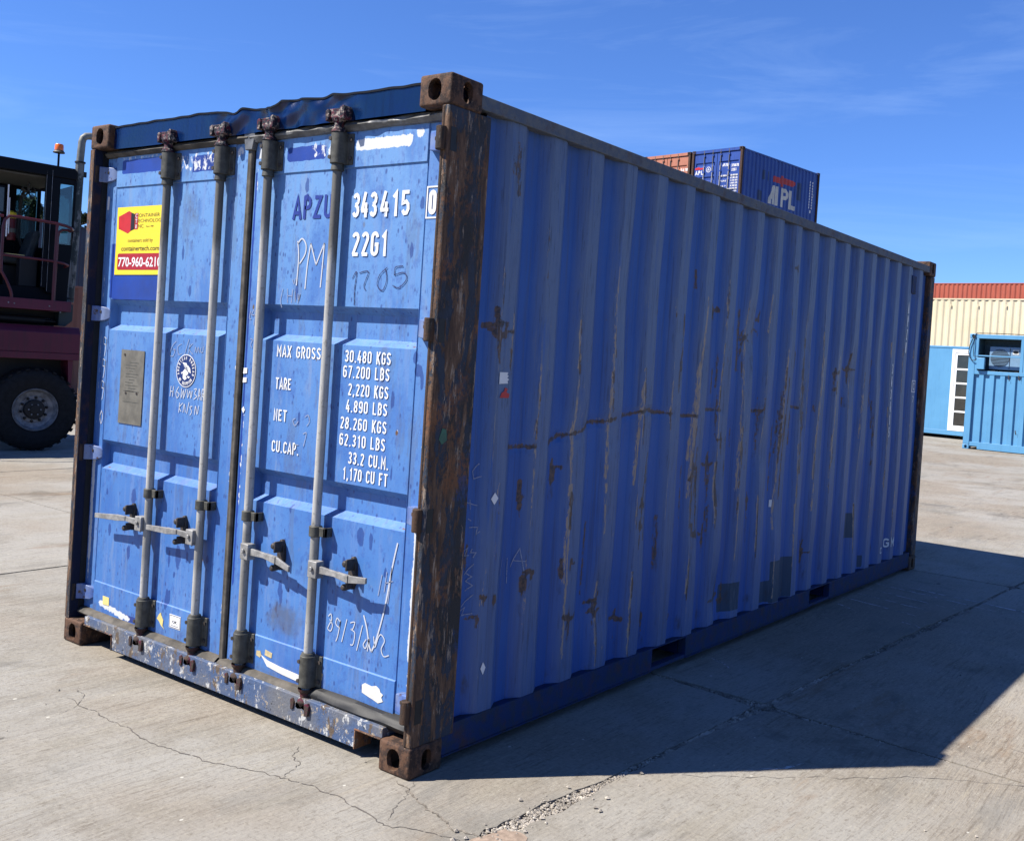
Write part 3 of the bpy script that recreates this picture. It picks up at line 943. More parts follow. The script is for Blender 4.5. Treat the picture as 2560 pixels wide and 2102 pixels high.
# pale scrapes dragged along the slab beside the container
for a, b, w in (((2.38, 4.44), (2.98, 4.29), .035), ((2.42, 4.66), (3.02, 4.52), .03), ((2.40, 4.90), (3.05, 4.74), .032), ((2.33, 5.15), (3.35, 4.92), .04),
                ((2.6, 5.22), (3.9, 5.0), .05), ((2.42, 4.2), (2.62, 4.1), .03), ((2.95, 4.05), (3.1, 3.98), .03), ((2.46, 2.3), (2.62, 2.2), .02), ((3.3, 1.0), (3.45, 1.25), .02),
                ((3.6, 4.9), (4.2, 4.7), .05)):
    mid = ((a[0] + b[0]) / 2 + .02, (a[1] + b[1]) / 2)
    crack([a, mid, b], w, M['scuff'], "scrape", z=0.0022, jit=.02, sub=6)

# ------------------------------------------------------------------ corner castings (shared by every container)
def stadium(cx, cz, w, h, n=8):
    r = min(w, h) / 2
    if h >= w:
        return [(cx + r * math.cos(a), cz + h / 2 - r + r * math.sin(a)) for a in np.linspace(0, math.pi, n)] + \
               [(cx + r * math.cos(a), cz - h / 2 + r + r * math.sin(a)) for a in np.linspace(math.pi, 2 * math.pi, n)]
    return [(cx + w / 2 - r + r * math.cos(a), cz + r * math.sin(a)) for a in np.linspace(-math.pi / 2, math.pi / 2, n)] + \
           [(cx - w / 2 + r + r * math.cos(a), cz + r * math.sin(a)) for a in np.linspace(math.pi / 2, 1.5 * math.pi, n)]

def casting_template():
    """front-right top casting: x -.162..0, y 0...178, z 0...118, front face at y = 0, side face at x = 0"""
    b = MB().box(-.162, 0, 0, .178, 0, .118)
    o = b.build("casting_work", None, None, smooth=False)
    md = o.modifiers.new("b", 'BEVEL')
    md.width = .011
    md.segments = 3
    cut = []
    for mb in (MB().box(-.140, -.022, .022, .160, .016, .100),
               MB().prism(stadium(-.083, .060, .066, .082), 'y', -.02, .05),
               MB().prism(stadium(.090, .060, .052, .080), 'x', -.05, .02),
               MB().prism(stadium(-.083, .090, .064, .110), 'z', .08, .14)):
        c = mb.build("casting_cut", None, None, smooth=False)
        bm = bmesh.new()
        bm.from_mesh(c.data)
        bmesh.ops.recalc_face_normals(bm, faces=bm.faces)
        bm.to_mesh(c.data)
        bm.free()
        d = o.modifiers.new("c", 'BOOLEAN')
        d.operation = 'DIFFERENCE'
        d.solver = 'EXACT'
        d.object = c
        cut.append(c)
    dg = bpy.context.evaluated_depsgraph_get()
    me = bpy.data.meshes.new_from_object(o.evaluated_get(dg))
    for c in cut + [o]:
        m_ = c.data
        bpy.data.objects.remove(c)
        bpy.data.meshes.remove(m_)
    me.name = "corner_casting"
    me.materials.clear()
    return me
CAST = casting_template()

def casting_mesh(mx, my, mz, mat):
    me = CAST.copy()
    sx, sy, sz = (-1 if mx else 1), (-1 if my else 1), (-1 if mz else 1)
    for v in me.vertices:
        v.co = (v.co.x * sx, v.co.y * sy, v.co.z * sz + (.118 if mz else 0))
    if sx * sy * sz < 0:
        me.flip_normals()
    me.materials.clear()
    me.materials.append(mat)
    me.shade_smooth()
    me.set_sharp_from_angle(angle=R(32))
    return me

def add_castings(root, W, L, H, mat):
    for mx in (0, 1):
        for my in (0, 1):
            for mz in (1, 0):
                me = casting_mesh(mx, my, mz, mat)
                o = link("corner_casting", me, mat, root, smooth=False)
                o.location = Vector(o.location) + Vector((0 if mx else W, L if my else 0, 0 if mz else H - .118))

W_, L_, H_ = 2.438, 6.058, 2.591
DY = 0.075                                                   # front face of the doors

box_ = thing("shipping_container", "large faded blue shipping container in front, its rusty posts and closed doors nearest the camera",
             "shipping container", base=(W_ / 2, L_ / 2, 0))
add_castings(box_, W_, L_, H_, M['casting'])

# ---- corner posts (bent J sections)
def post_poly(mx=False):
    r = .012
    a = [(W_ - .004 - r * (1 - math.cos(t)), .004 + r * (1 - math.sin(t))) for t in np.linspace(0, math.pi / 2, 4)]
    # a runs from side face to front face
    pl = [(W_ - .004, .236), (W_ - .050, .236), (W_ - .050, .084), (W_ - .042, .070), (W_ - .042, .004)][::1] + a[::-1]
    if mx:
        pl = [(W_ - x, y) for x, y in pl][::-1]
    return pl
MB().prism(post_poly(), 'z', .117, H_ - .117).build("corner_post", M['post'], box_, bevel=.004)
# left post: rust on its front edge, dark blue inside face
o = MB().prism(post_poly(True), 'z', .117, H_ - .117).build("corner_post", M['post_blue'], box_, bevel=.003)
o['label'] = "corner post left of the doors with dark blue inner face"
MB().box(.004, .038, .001, .0045, .119, H_ - .119).build("rust_edge", M['post'], o).location = (0, 0, 0)
MB().box(.0395, .0445, .046, .084, .16, 2.46).build("side_seal", M['black'], o).location = (0, 0, 0)
for x in (0, W_ - .14):
    MB().box(x + .004, x + .136, L_ - .120, L_ - .004, .118, H_ - .118).build("corner_post", M['post'], box_, bevel=.01)

# ---- side panel on the right: corrugated, dented, scraped
RIDGES = [.377 + .278 * k for k in range(20)]
PY0, PY1, PZ0, PZ1 = .232, 5.942, .158, 2.502
def prof(y):
    """depth behind the outer plane: 0 on a ridge, .036 in a valley"""
    d = np.full_like(y, .036)
    for a in RIDGES:
        b = a + .086
        d = np.where((y >= a) & (y <= b), 0.0, d)
        d = np.where((y > b) & (y < b + .062), .036 * (y - b) / .062, d)
        d = np.where((y < a) & (y > a - .062), .036 * (a - y) / .062, d)
    d = np.where(y < PY0 + .02, .012 + .024 * np.clip((y - PY0) / .02, 0, 1), d)
    return d
br = [PY0, PY0 + .02, PY1]
for a in RIDGES:
    br += [a - .062, a, a + .086, a + .148]
ys = lines([b for b in br if PY0 <= b <= PY1], .0085)
zs = lines([PZ0, PZ1], .0115)
Y, Z = np.meshgrid(ys, zs, indexing='ij')
wob = .0065 * wav(Y * .6, Z, 3, .55) * np.clip((2.5 - Z) / .5, 0, 1) * np.clip((Z - .16) / .3, 0, 1)
Ys = Y + wob
Xd = prof(Y)
ridge = 1 - Xd / .036
dent = .004 * wav(Y, Z, 21, .7)
gd = np.random.default_rng(5)
DENTS = [(1.22, .45, .16, .14, .020), (2.45, .30, .12, .16, .030), (2.68, 1.80, .18, .16, .026), (1.10, 1.26, .30, .10, .014), (1.62, .95, .10, .35, .020),
         (2.10, .92, .10, .35, .022), (3.45, 1.45, .10, .40, .022), (4.20, 1.55, .14, .22, .020), (2.35, 1.25, .14, .30, .016), (.85, 1.05, .18, .25, .010),
         (3.15, .90, .16, .40, .014), (1.32, 1.9, .1, .3, .012)]
for _ in range(26):
    DENTS.append((gd.uniform(.5, 5.2), gd.uniform(.3, 1.9), gd.uniform(.05, .12), gd.uniform(.10, .35), gd.uniform(.006, .014)))
for (cy, cz, ry, rz, a) in DENTS:
    dent += a * np.exp(-((Y - cy) / ry) ** 2 - ((Z - cz) / rz) ** 2) * (.35 + .65 * ridge)
# the long scrape at mid height leaves a crease
SCAR = [(.500, 1.209), (.655, 1.207), None, (.779, 1.217), (.858, 1.246), (.966, 1.258), (1.039, 1.278), (1.074, 1.303), (1.166, 1.305), (1.259, 1.319), None,
        (1.355, 1.330), (1.455, 1.345), (1.542, 1.360), (1.597, 1.348), (1.781, 1.339), None, (1.900, 1.326), (2.056, 1.325), None, (2.150, 1.359), (2.349, 1.354), None, (2.723, 1.349), (2.870, 1.349), None,
        (3.298, 1.378), (3.424, 1.366)]
rust = np.zeros_like(Y)
tan = np.zeros_like(Y)
grime = np.zeros_like(Y)
teal = np.zeros_like(Y)
prev = None
for p in SCAR:
    if p is not None and prev is not None:
        dent += .004 * np.clip(seg_mark(Y, Z, prev, p, .022), 0, 1)
        rust = np.maximum(rust, seg_mark(Y, Z, prev, p, .012, .75))
        grime = np.maximum(grime, seg_mark(Y, Z, (prev[0], prev[1] - .03), (p[0], p[1] - .03), .03, .38))
        tan = np.maximum(tan, seg_mark(Y, Z, (prev[0], prev[1] + .01), (p[0], p[1] + .012), .008, .40))
    prev = p
# rust blotches with runs below them (depth along the side, height)
BLOT = [(.82, 1.12, .030), (.84, 1.10, .026), (.61, 1.00, .030), (.68, .68, .018), (.64, .65, .030), (.29, .78, .026), (.97, .44, .045), (1.21, .47, .030), (1.20, .43, .020),
        (.392, .62, .012), (.453, .60, .012), (.36, .54, .020), (2.06, 1.05, .022), (2.05, .99, .020), (2.08, .69, .024), (2.43, .30, .05), (2.53, .265, .045), (2.24, .68, .022),
        (1.40, .355, .022), (1.65, .305, .024), (1.89, .28, .022), (.91, .667, .022), (.97, .68, .015), (1.59, 1.01, .018), (1.54, .89, .016), (1.53, .78, .014),
        (2.57, 1.77, .05), (2.69, 1.81, .045), (2.785, 1.885, .022), (2.21, 1.90, .028), (2.79, .82, .045), (4.13, 1.665, .05), (4.245, 1.64, .05), (3.97, 1.606, .03), (4.01, 1.50, .026),
        (4.21, 1.434, .024), (2.25, 1.056, .028), (2.36, 1.19, .022), (2.25, .67, .028), (3.21, 2.235, .018), (3.65, .42, .04), (.41, 1.66, .032), (.374, 1.70, .03), (2.20, 1.89, .02), (1.617, 1.616, .022)]
for (cy, cz, rr) in BLOT:
    for _ in range(gd.integers(3, 7)):        # torn spots: short strokes spreading from the blow
        ang = gd.choice([gd.uniform(-.3, .3), gd.uniform(1.3, 1.8), gd.uniform(-1.8, -1.3), gd.uniform(-1.75, -1.4), gd.uniform(1.35, 1.75), gd.uniform(2.9, 3.4)])
        ln = rr * gd.uniform(.7, 2.4)
        rust = np.maximum(rust, seg_mark(Y, Z, (cy + gd.uniform(-.3, .3) * rr, cz + gd.uniform(-.4, .4) * rr), (cy + math.cos(ang) * ln, cz + math.sin(ang) * ln), gd.uniform(.007, .013), gd.uniform(.6, .95)))
    rust = np.maximum(rust, blob(Y, Z, cy, cz, rr * .6, rr * .7, .75))
    rust = np.maximum(rust, seg_mark(Y, Z, (cy, cz), (cy + gd.uniform(-.01, .01), cz - rr * gd.uniform(2, 5)), .008, .42))
    grime = np.maximum(grime, seg_mark(Y, Z, (cy, cz), (cy, cz - rr * 5), rr * .9, .45))
# dark vertical rust runs surveyed on the far half
for (p, q, w) in (((3.445, 1.80), (3.46, 1.30), .020), ((3.46, 1.50), (3.47, .95), .014), ((3.333, 1.71), (3.33, 1.60), .016), ((2.065, 1.06), (2.06, .74), .020), ((2.11, 1.05), (2.12, .70), .010),
                  ((1.57, 1.15), (1.53, .68), .010), ((1.60, 1.02), (1.57, .72), .008), ((.45, 1.60), (.46, 1.50), .012), ((.43, 2.42), (.44, 2.22), .016), ((.40, 2.36), (.41, 2.30), .014),
                  ((3.01, 1.75), (3.0, .85), .012), ((3.20, 1.55), (3.19, .8), .013)):
    rust = np.maximum(rust, seg_mark(Y, Z, p, q, w, .62))
for _ in range(46):                           # rust runs, thickest right of the middle
    yc = gd.normal(2.9, .95)
    zc = gd.normal(1.35, .38)
    if .45 < yc < 5.2 and .4 < zc < 2.1:
        ln = gd.uniform(.06, .40)
        rust = np.maximum(rust, seg_mark(Y, Z, (yc, zc), (yc + gd.uniform(-.012, .012), zc - ln), gd.uniform(.008, .018), gd.uniform(.40, .66)))
        grime = np.maximum(grime, seg_mark(Y, Z, (yc, zc), (yc, zc - ln * 1.5), .030, .42))
# bare scratches along the proud edges of the ridges
for k, a in enumerate(RIDGES):
    for e, base in ((a, 1.0), (a + .086, .55), (a + .045, .45)):
        n = gd.integers(2, 6)
        heavy = 1.0 if 2 <= k <= 12 else .6
        for _ in range(int(n * (1.4 if e == a else .7) * heavy + .5)):
            zc = gd.uniform(.45, 2.15)
            ln = gd.uniform(.06, .42)
            w = gd.uniform(.006, .012) * (1.0 if e == a else .8)
            p, q = (e + gd.uniform(-.008, .012), zc), (e + gd.uniform(-.010, .014), zc - ln)
            amp = gd.uniform(.42, .74) * base * (1.12 if zc < 1.9 else .8)
            tan = np.maximum(tan, seg_mark(Y, Z, p, q, w, amp))
            if gd.random() < .55:
                rust = np.maximum(rust, seg_mark(Y, Z, (p[0] + .006, p[1]), (q[0] + .008, q[1] - .03), w * .8, amp * .95))
for (p, q, amp, w) in (((2.09, 1.95), (2.02, .9), .66, .016), ((2.05, 1.6), (2.01, 1.1), .70, .018), ((1.49, 1.5), (1.46, 1.0), .66, .013), ((1.215, 1.75), (1.20, 1.05), .66, .011), ((.945, 1.6), (.93, 1.0), .62, .010),
                       ((.66, 1.55), (.655, .95), .60, .010), ((3.16, 1.72), (3.14, .62), .64, .014), ((3.75, 1.7), (3.72, 1.0), .62, .013), ((4.03, 1.72), (4.01, 1.1), .64, .013), ((2.60, 1.9), (2.58, .9), .60, .013),
                       ((4.55, 1.55), (4.53, 1.15), .56, .012), ((.46, 1.75), (.455, 1.55), .66, .009)):
    tan = np.maximum(tan, seg_mark(Y, Z, p, q, w, amp))
grime = np.maximum(grime, .42 * np.clip((.30 - Z) / .14, 0, 1))
grime = np.maximum(grime, .45 * np.clip((Z - 2.44) / .06, 0, 1))
grime = np.maximum(grime, .30 * np.exp(-((Y - .33) / .05) ** 2) * np.clip((Z - 1.5) / .8, 0, 1))
for a in RIDGES:
    if gd.random() < .7:
        grime = np.maximum(grime, blob(Y, Z, a + gd.uniform(-.09, -.02), gd.uniform(.19, .30), .05, .09, .55))
for (u0, u1, v0, v1) in ((4.39, 4.56, .42, .60), (3.13, 3.44, .16, .42), (2.50, 2.70, .20, .36), (3.02, 3.14, .17, .30), (4.75, 4.80, .17, .26)):
    teal = np.maximum(teal, rect_mark(Y, Z, u0, u1, v0, v1))
P = np.stack([W_ - .012 - Xd - dent, Ys, Z], -1)
mk = np.stack([rust, tan, grime, teal], -1)
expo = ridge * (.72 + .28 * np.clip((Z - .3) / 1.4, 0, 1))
upper = np.clip((Z - 1.9) / .6, 0, 1) * .55
edge = np.zeros_like(Y)
for a in RIDGES:
    edge = np.maximum(edge, np.clip(1.3 - np.abs(Y - a - .002) / .008, 0, 1) * .9)
    edge = np.maximum(edge, np.clip(1.3 - np.abs(Y - a - .084) / .007, 0, 1) * .6)
edge *= .45 + .55 * np.exp(-((Z - 1.2) / .75) ** 2)
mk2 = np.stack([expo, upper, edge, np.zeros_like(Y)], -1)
side = link("side_panel", grid_mesh("side_panel", P, mk, mk2), M['side'], box_, sharp=13)

def side_x(y, z):
    """outer surface of the side panel at depth y, height z"""
    f = min(max((z - PZ0) / (PZ1 - PZ0) * (len(zs) - 1), 0), len(zs) - 1.001)
    j = int(f)
    a, b = (float(np.interp(y, P[:, q, 1], P[:, q, 0])) for q in (j, j + 1))
    return a + (b - a) * (f - j)

# hidden walls, roof, floor
MB().box(.012, .046, .23, 5.94, .15, 2.51).build("side_panel", M['side'], box_, smooth=False)
MB().box(.13, W_ - .13, L_ - .05, L_ - .02, .15, 2.51).build("end_panel", M['side'], box_, smooth=False)
rf = MB()
for k in range(27):
    y = .12 + k * .215
    rf.box(.07, W_ - .07, y, y + .150, 2.545, 2.566)
rf.box(.065, W_ - .065, .08, L_ - .08, 2.535, 2.549)
rf.build("roof_panel", M['navy'], box_, smooth=False)
MB().box(.12, W_ - .12, .10, L_ - .1, .13, .16).build("floor_panel", M['sleeve'], box_, smooth=False)

# ---- rails
MB().box(W_ - .062, W_ - .002, .170, L_ - .170, 2.494, 2.548).build("top_rail", M['rail'], box_, bevel=.004)
MB().box(.002, .062, .170, L_ - .170, 2.494, 2.548).build("top_rail", M['rail'], box_, bevel=.004)
def low_rail(x0, x1, name):
    mb = MB().prism([(.170, .045), (1.725, .045), (1.725, .150), (2.070, .150), (2.070, .045), (3.755, .045), (3.755, .150), (4.110, .150), (4.110, .045), (L_ - .170, .045), (L_ - .170, .157), (.170, .157)], 'x', x0, x1)
    return mb.build(name, M['lowrail'], box_, bevel=.003)
low_rail(W_ - .052, W_ - .006, "bottom_rail")
low_rail(.014, .052, "bottom_rail")
for a, b in ((.180, 1.72), (2.075, 3.75), (4.115, L_ - .18)):      # lower lip of the bottom rail, bent outwards
    MB().box(W_ - .050, W_ - .004, a, b, .038, .0445).build("rail_flange", M['lowrail'], box_)
for a, b in ((1.725, 2.070), (3.755, 4.110)):   # fork pockets: dark tunnels right through
    MB().prism([(a - .004, .05), (a, .05), (a, .1502), (b, .1502), (b, .05), (b + .004, .05), (b + .004, .1545), (a - .004, .1545)], 'x', .06, W_ - .056).build("fork_pocket", M['navy'], box_, smooth=False)
for a, b in ((1.7255, 2.0695), (3.7555, 4.1095)):
    MB().box(W_ - .050, W_ - .008, a, b, .040, .058).build("pocket_strap", M['lowrail'], box_)
for k in range(14):                          # floor cross members, seen in shade below
    y = .35 + k * .40
    if abs(y - 1.9) > .28 and abs(y - 3.93) > .28:
        MB().box(.06, W_ - .06, y, y + .045, .045, .128).build("cross_member", M['navy'], box_, smooth=False)

# ---- marks on the side panel
def on_side(y, z):
    return (side_x(y, z) + .0030, y, z)
def densify(pts, st=.012):
    out = [pts[0]]
    for a, b in zip(pts[:-1], pts[1:]):
        n = max(1, int(math.hypot(b[0] - a[0], b[1] - a[1]) / st))
        out += [(a[0] + (b[0] - a[0]) * (i + 1) / n, a[1] + (b[1] - a[1]) * (i + 1) / n) for i in range(n)]
    return out
def side_strokes(name, strokes, w, mat, parent=side):
    mb = MB()
    for s in strokes:
        ribbon(mb, densify(s), w, on_side)
    o = mb.build(name, mat, parent, smooth=False)
    o.location = (0, 0, 0)
    return o
def side_text(s, y0, y1, z0, h, mat, wt=.17):
    mb = MB()
    tw = text_width(s)
    sx = (y1 - y0) / tw
    x = 0
    for ch in s:
        for st in GL.get(ch, []):
            ribbon(mb, densify([((x + a) * sx + y0, b * h + z0) for a, b in st]), wt * h, on_side)
        x += GW.get(ch, .5) + .12
    o = mb.build("lettering", mat, side, smooth=False)
    o.location = (0, 0, 0)
side_text("CGM", 5.225, 5.468, .258, .070, M['white_print'], .2)
side_text("C", 5.135, 5.175, .232, .050, M['white_print'], .2)
def side_vert(s, y, z0, h, dz, mat):
    mb = MB()
    z = z0
    for ch in s:
        for st in GL.get(ch, []):
            ribbon(mb, densify([(y + a * h * .55, z + b * h) for a, b in st]), .17 * h, on_side)
        z -= dz
    o = mb.build("lettering", mat, side, smooth=False)
    o.location = (0, 0, 0)
side_vert("APZU", 5.405, 2.12, .085, .105, M['white_print'])
side_vert("343415", 5.128, 1.63, .080, .098, M['white_print'])
side_strokes("check_digit_frame", [[(5.655, 1.50), (5.655, 1.59), (5.735, 1.59), (5.735, 1.50), (5.655, 1.50)]], .008, M['white_print'])
side_text("C", 5.672, 5.718, 1.515, .06, M['white_print'], .2)
side_text("7", 5.675, 5.712, 1.415, .05, M['white_print'], .2)
side_strokes("chalk_mark", [[(.33, 1.15), (.30, 1.12), (.31, 1.09), (.34, 1.10)], [(.275, 1.00), (.33, .985)], [(.295, 1.01), (.30, .97)], [(.29, .935), (.31, .925)], [(.30, .90), (.335, .90), (.33, .87), (.345, .885)],
                            [(.28, .81), (.30, .82), (.285, .79), (.31, .79)], [(.32, .815), (.315, .80), (.335, .80), (.325, .78)], [(.33, .755), (.29, .715)], [(.30, .72), (.325, .705), (.30, .69), (.33, .67), (.30, .65)],
                            [(.335, .635), (.285, .59)], [(.28, .575), (.305, .585), (.29, .555), (.335, .56)]], .004, M['chalk_faint'])
side_strokes("chalk_mark", [[(.485, .689), (.51, .755), (.505, .68)], [(.552, .75), (.556, .645)], [(.575, .71), (.614, .785), (.635, .69)], [(.59, .735), (.64, .73)]], .004, M['chalk_faint'])
def side_patch(name, pts, mat):
    mb = MB()
    c = (sum(p[0] for p in pts) / len(pts), sum(p[1] for p in pts) / len(pts))
    mb.v = [on_side(*p) for p in pts] + [on_side(*c)]
    mb.f = [(i, (i + 1) % len(pts), len(pts)) for i in range(len(pts))]
    o = mb.build(name, mat, side, smooth=False)
    o.location = (0, 0, 0)
side_patch("torn_sticker", [(.392, 1.512), (.445, 1.512), (.438, 1.502), (.449, 1.498), (.440, 1.490), (.452, 1.484), (.442, 1.476), (.448, 1.468), (.392, 1.465)], M['white'])
side_patch("torn_sticker", [(.40, 1.41), (.455, 1.41), (.46, 1.425), (.44, 1.432), (.446, 1.446), (.43, 1.452), (.424, 1.436), (.41, 1.43)], M['red'])
side_patch("torn_sticker", [(.402, 1.035), (.425, 1.01), (.402, .985), (.379, 1.01)], M['white'])
side_patch("torn_sticker", [(.395, .36), (.412, .335), (.398, .308), (.381, .335)], M['white'])
side_patch("torn_sticker", [(3.10, .80), (3.125, .80), (3.122, .755), (3.10, .757)], M['white'])
# small vent cover near the far end
mb = MB()
mb.box(W_ - .030, W_ - .004, 5.455, 5.565, 2.285, 2.43)
mb.build("vent_cover", M['lowrail'], side, bevel=.006).location = (0, 0, 0)

# ---- door header with a dented top flange
HT = [(.165, 2.576), (.227, 2.579), (.60, 2.584), (.99, 2.581), (1.06, 2.572), (1.105, 2.564), (1.14, 2.567), (1.175, 2.577), (1.30, 2.568), (1.387, 2.558), (1.41, 2.566), (1.45, 2.586), (1.55, 2.582),
      (1.62, 2.578), (1.686, 2.575), (1.76, 2.582), (1.97, 2.576), (2.13, 2.575), (2.278, 2.575)]
hx = lines([.163, 2.275], .010)
hz = np.linspace(0, 1, 22)
Xh, Th = np.meshgrid(hx, hz, indexing='ij')
top = np.interp(Xh, [p[0] for p in HT], [p[1] for p in HT]) + .0018 * wav(Xh, Xh * 0, 9, 5)
crush = np.exp(-((Xh - 1.36) / .26) ** 2)
Zh = 2.470 + (top - 2.470) * Th
Yh = .040 + .004 * wav(Xh, Zh, 4, 1.2) + crush * (.018 * np.sin(Xh * 26) * Th + .010 * wav(Xh, Zh, 6, 5)) + .007 * wav(Xh, Zh, 8, 6) * np.clip((Xh - .9) / .2, 0, 1) * np.clip((2.0 - Xh) / .2, 0, 1)
link("door_header", grid_mesh("door_header", np.stack([Xh, Yh, Zh], -1)), M['header'], box_)
Th2 = np.linspace(0, 1, 4)
Xf, Tf = np.meshgrid(hx, Th2, indexing='ij')
topf = np.interp(Xf, [p[0] for p in HT], [p[1] for p in HT]) + .0018 * wav(Xf, Xf * 0, 9, 5)
yf0 = np.interp(Xf, hx, Yh[:, -1])
link("header_flange", grid_mesh("header_flange", np.stack([Xf, yf0 - .004 + Tf * .10, topf + .004 - .02 * Tf], -1)), M['header'], box_)
Xe, Te = np.meshgrid(hx, np.linspace(0, 1, 3), indexing='ij')
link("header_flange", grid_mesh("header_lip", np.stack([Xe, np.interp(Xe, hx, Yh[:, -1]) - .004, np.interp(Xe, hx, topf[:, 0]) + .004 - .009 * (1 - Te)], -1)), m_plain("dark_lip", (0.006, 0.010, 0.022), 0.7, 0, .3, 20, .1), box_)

# ---- door sill with the two lifting notches
sx = [(.163, .150), (.163, .100), (.408, .108), (.414, .036), (2.128, .036), (2.134, .104), (2.275, .112), (2.275, .150)]
MB().prism([(x, z) for x, z in sx], 'y', .016, .110).build("door_sill", M['peel'], box_, bevel=.003, smooth=False)
for q in ((.4125, .4195, .012, .10, .032, .1035), (2.1265, 2.1335, .012, .10, .032, .1055), (.165, .4195, .010, .10, .104, .110), (2.1265, 2.274, .010, .10, .106, .112)):
    MB().box(*q).build("notch_frame", M['post'], box_, bevel=.002)

# ---- doors
def door_depth(X, Z, xa, xb, pa, pb):
    """distance behind the front plane"""
    d = np.zeros_like(X)
    inx = np.clip((X - pa) / .007, 0, 1) * np.clip((pb - X) / .007, 0, 1)
    for zt, zb in ((1.733, 1.579), (1.028, .884)):
        dz = np.clip((zt - Z) / .030, 0, 1) * np.clip((Z - zb) / .028, 0, 1)
        d = np.maximum(d, .038 * dz * inx)
    # seam round the infill panel
    for e in (pa - .004, pb + .004):
        d = np.maximum(d, .004 * np.clip(1 - np.abs(X - e) / .0035, 0, 1) * (Z > .17) * (Z < 2.42))
    d -= .0055 * (np.clip((Z - 2.286) / .004, 0, 1)) * (X > pa - .002) * (X < pb + .002)
    d -= .0055 * (np.clip((.318 - Z) / .004, 0, 1)) * (X > pa - .002) * (X < pb + .002)
    d += .0005 * wav(X, Z, 31, 1.1) * inx
    return d

def make_door(xa, xb, pa, pb, marks_fn):
    xs = lines([xa, pa - .0075, pa - .004, pa - .0005, pa, pa + .007, pb - .007, pb, pb + .0005, pb + .004, pb + .0075, xb], .0105)
    zs_ = lines([.166, .314, .318, .884, .912, .998, 1.028, 1.579, 1.607, 1.703, 1.733, 2.286, 2.290, 2.440], .0105)
    X, Z = np.meshgrid(xs, zs_, indexing='ij')
    d = door_depth(X, Z, xa, xb, pa, pb)
    Yd = DY + d
    P_ = np.stack([X, Yd, Z], -1)
    # fold the outer border back so that the door has thickness
    def rim(Pl):
        Q = Pl.copy()
        Q[..., 1] = DY + .05
        return Q
    P_ = np.concatenate([rim(P_[:1]), P_, rim(P_[-1:])], 0)
    P_ = np.concatenate([rim(P_[:, :1]), P_, rim(P_[:, -1:])], 1)
    Xm, Zm = P_[..., 0], P_[..., 2]
    mk, mk2 = marks_fn(Xm, Zm)
    return link("door", grid_mesh("door", P_, mk, mk2, flip=False), M['door'], box_)

gm = np.random.default_rng(19)
def common_marks(X, Z, x_hinge, x_meet, pa, pb):
    z0 = np.zeros_like(X)
    ru, wh, ob, gr = z0.copy(), z0.copy(), z0.copy(), z0.copy()
    fr, bl, fk = z0.copy(), z0.copy(), z0.copy()
    bl = np.clip((Z - .9) / 1.3, 0, 1) ** 1.3
    gr = np.maximum(gr, .50 * np.clip((.36 - Z) / .16, 0, 1))
    s = 1 if x_hinge > x_meet else -1
    # long peeled strip next to the hinge line
    xe = 2.332 if s > 0 else .066
    for a, b, w, amp in ((.95, .42, .016, .85), (1.55, 1.0, .007, .55), (.42, .27, .010, .6), (1.85, 1.70, .010, .5), (2.3, 2.15, .008, .45)):
        wh = np.maximum(wh, seg_mark(X, Z, (xe, a), (xe, b), w, amp))
    # rust spots
    for _ in range(16):
        ru = np.maximum(ru, blob(X, Z, gm.uniform(pa, pb), gm.uniform(.2, 2.3), gm.uniform(.006, .014), gm.uniform(.008, .03), .55))
    # dark drip shapes of older paint
    for _ in range(9):
        zc = gm.choice([gm.uniform(.35, .82), gm.uniform(.3, 2.2)])
        ob = np.maximum(ob, blob(X, Z, gm.uniform(pa + .03, pb - .03), zc, gm.uniform(.007, .018), gm.uniform(.02, .055), .9))
    for zt in (1.58, .885):                                   # rust on the slope corners
        ru = np.maximum(ru, blob(X, Z, pb - .02 if s > 0 else pa + .05, zt + .006, .06, .010, .62))
    wh = np.maximum(wh, .30 * rect_mark(X, Z, pa, pb, .168, .20, .03))
    return ru, wh, ob, gr, fr, bl, fk

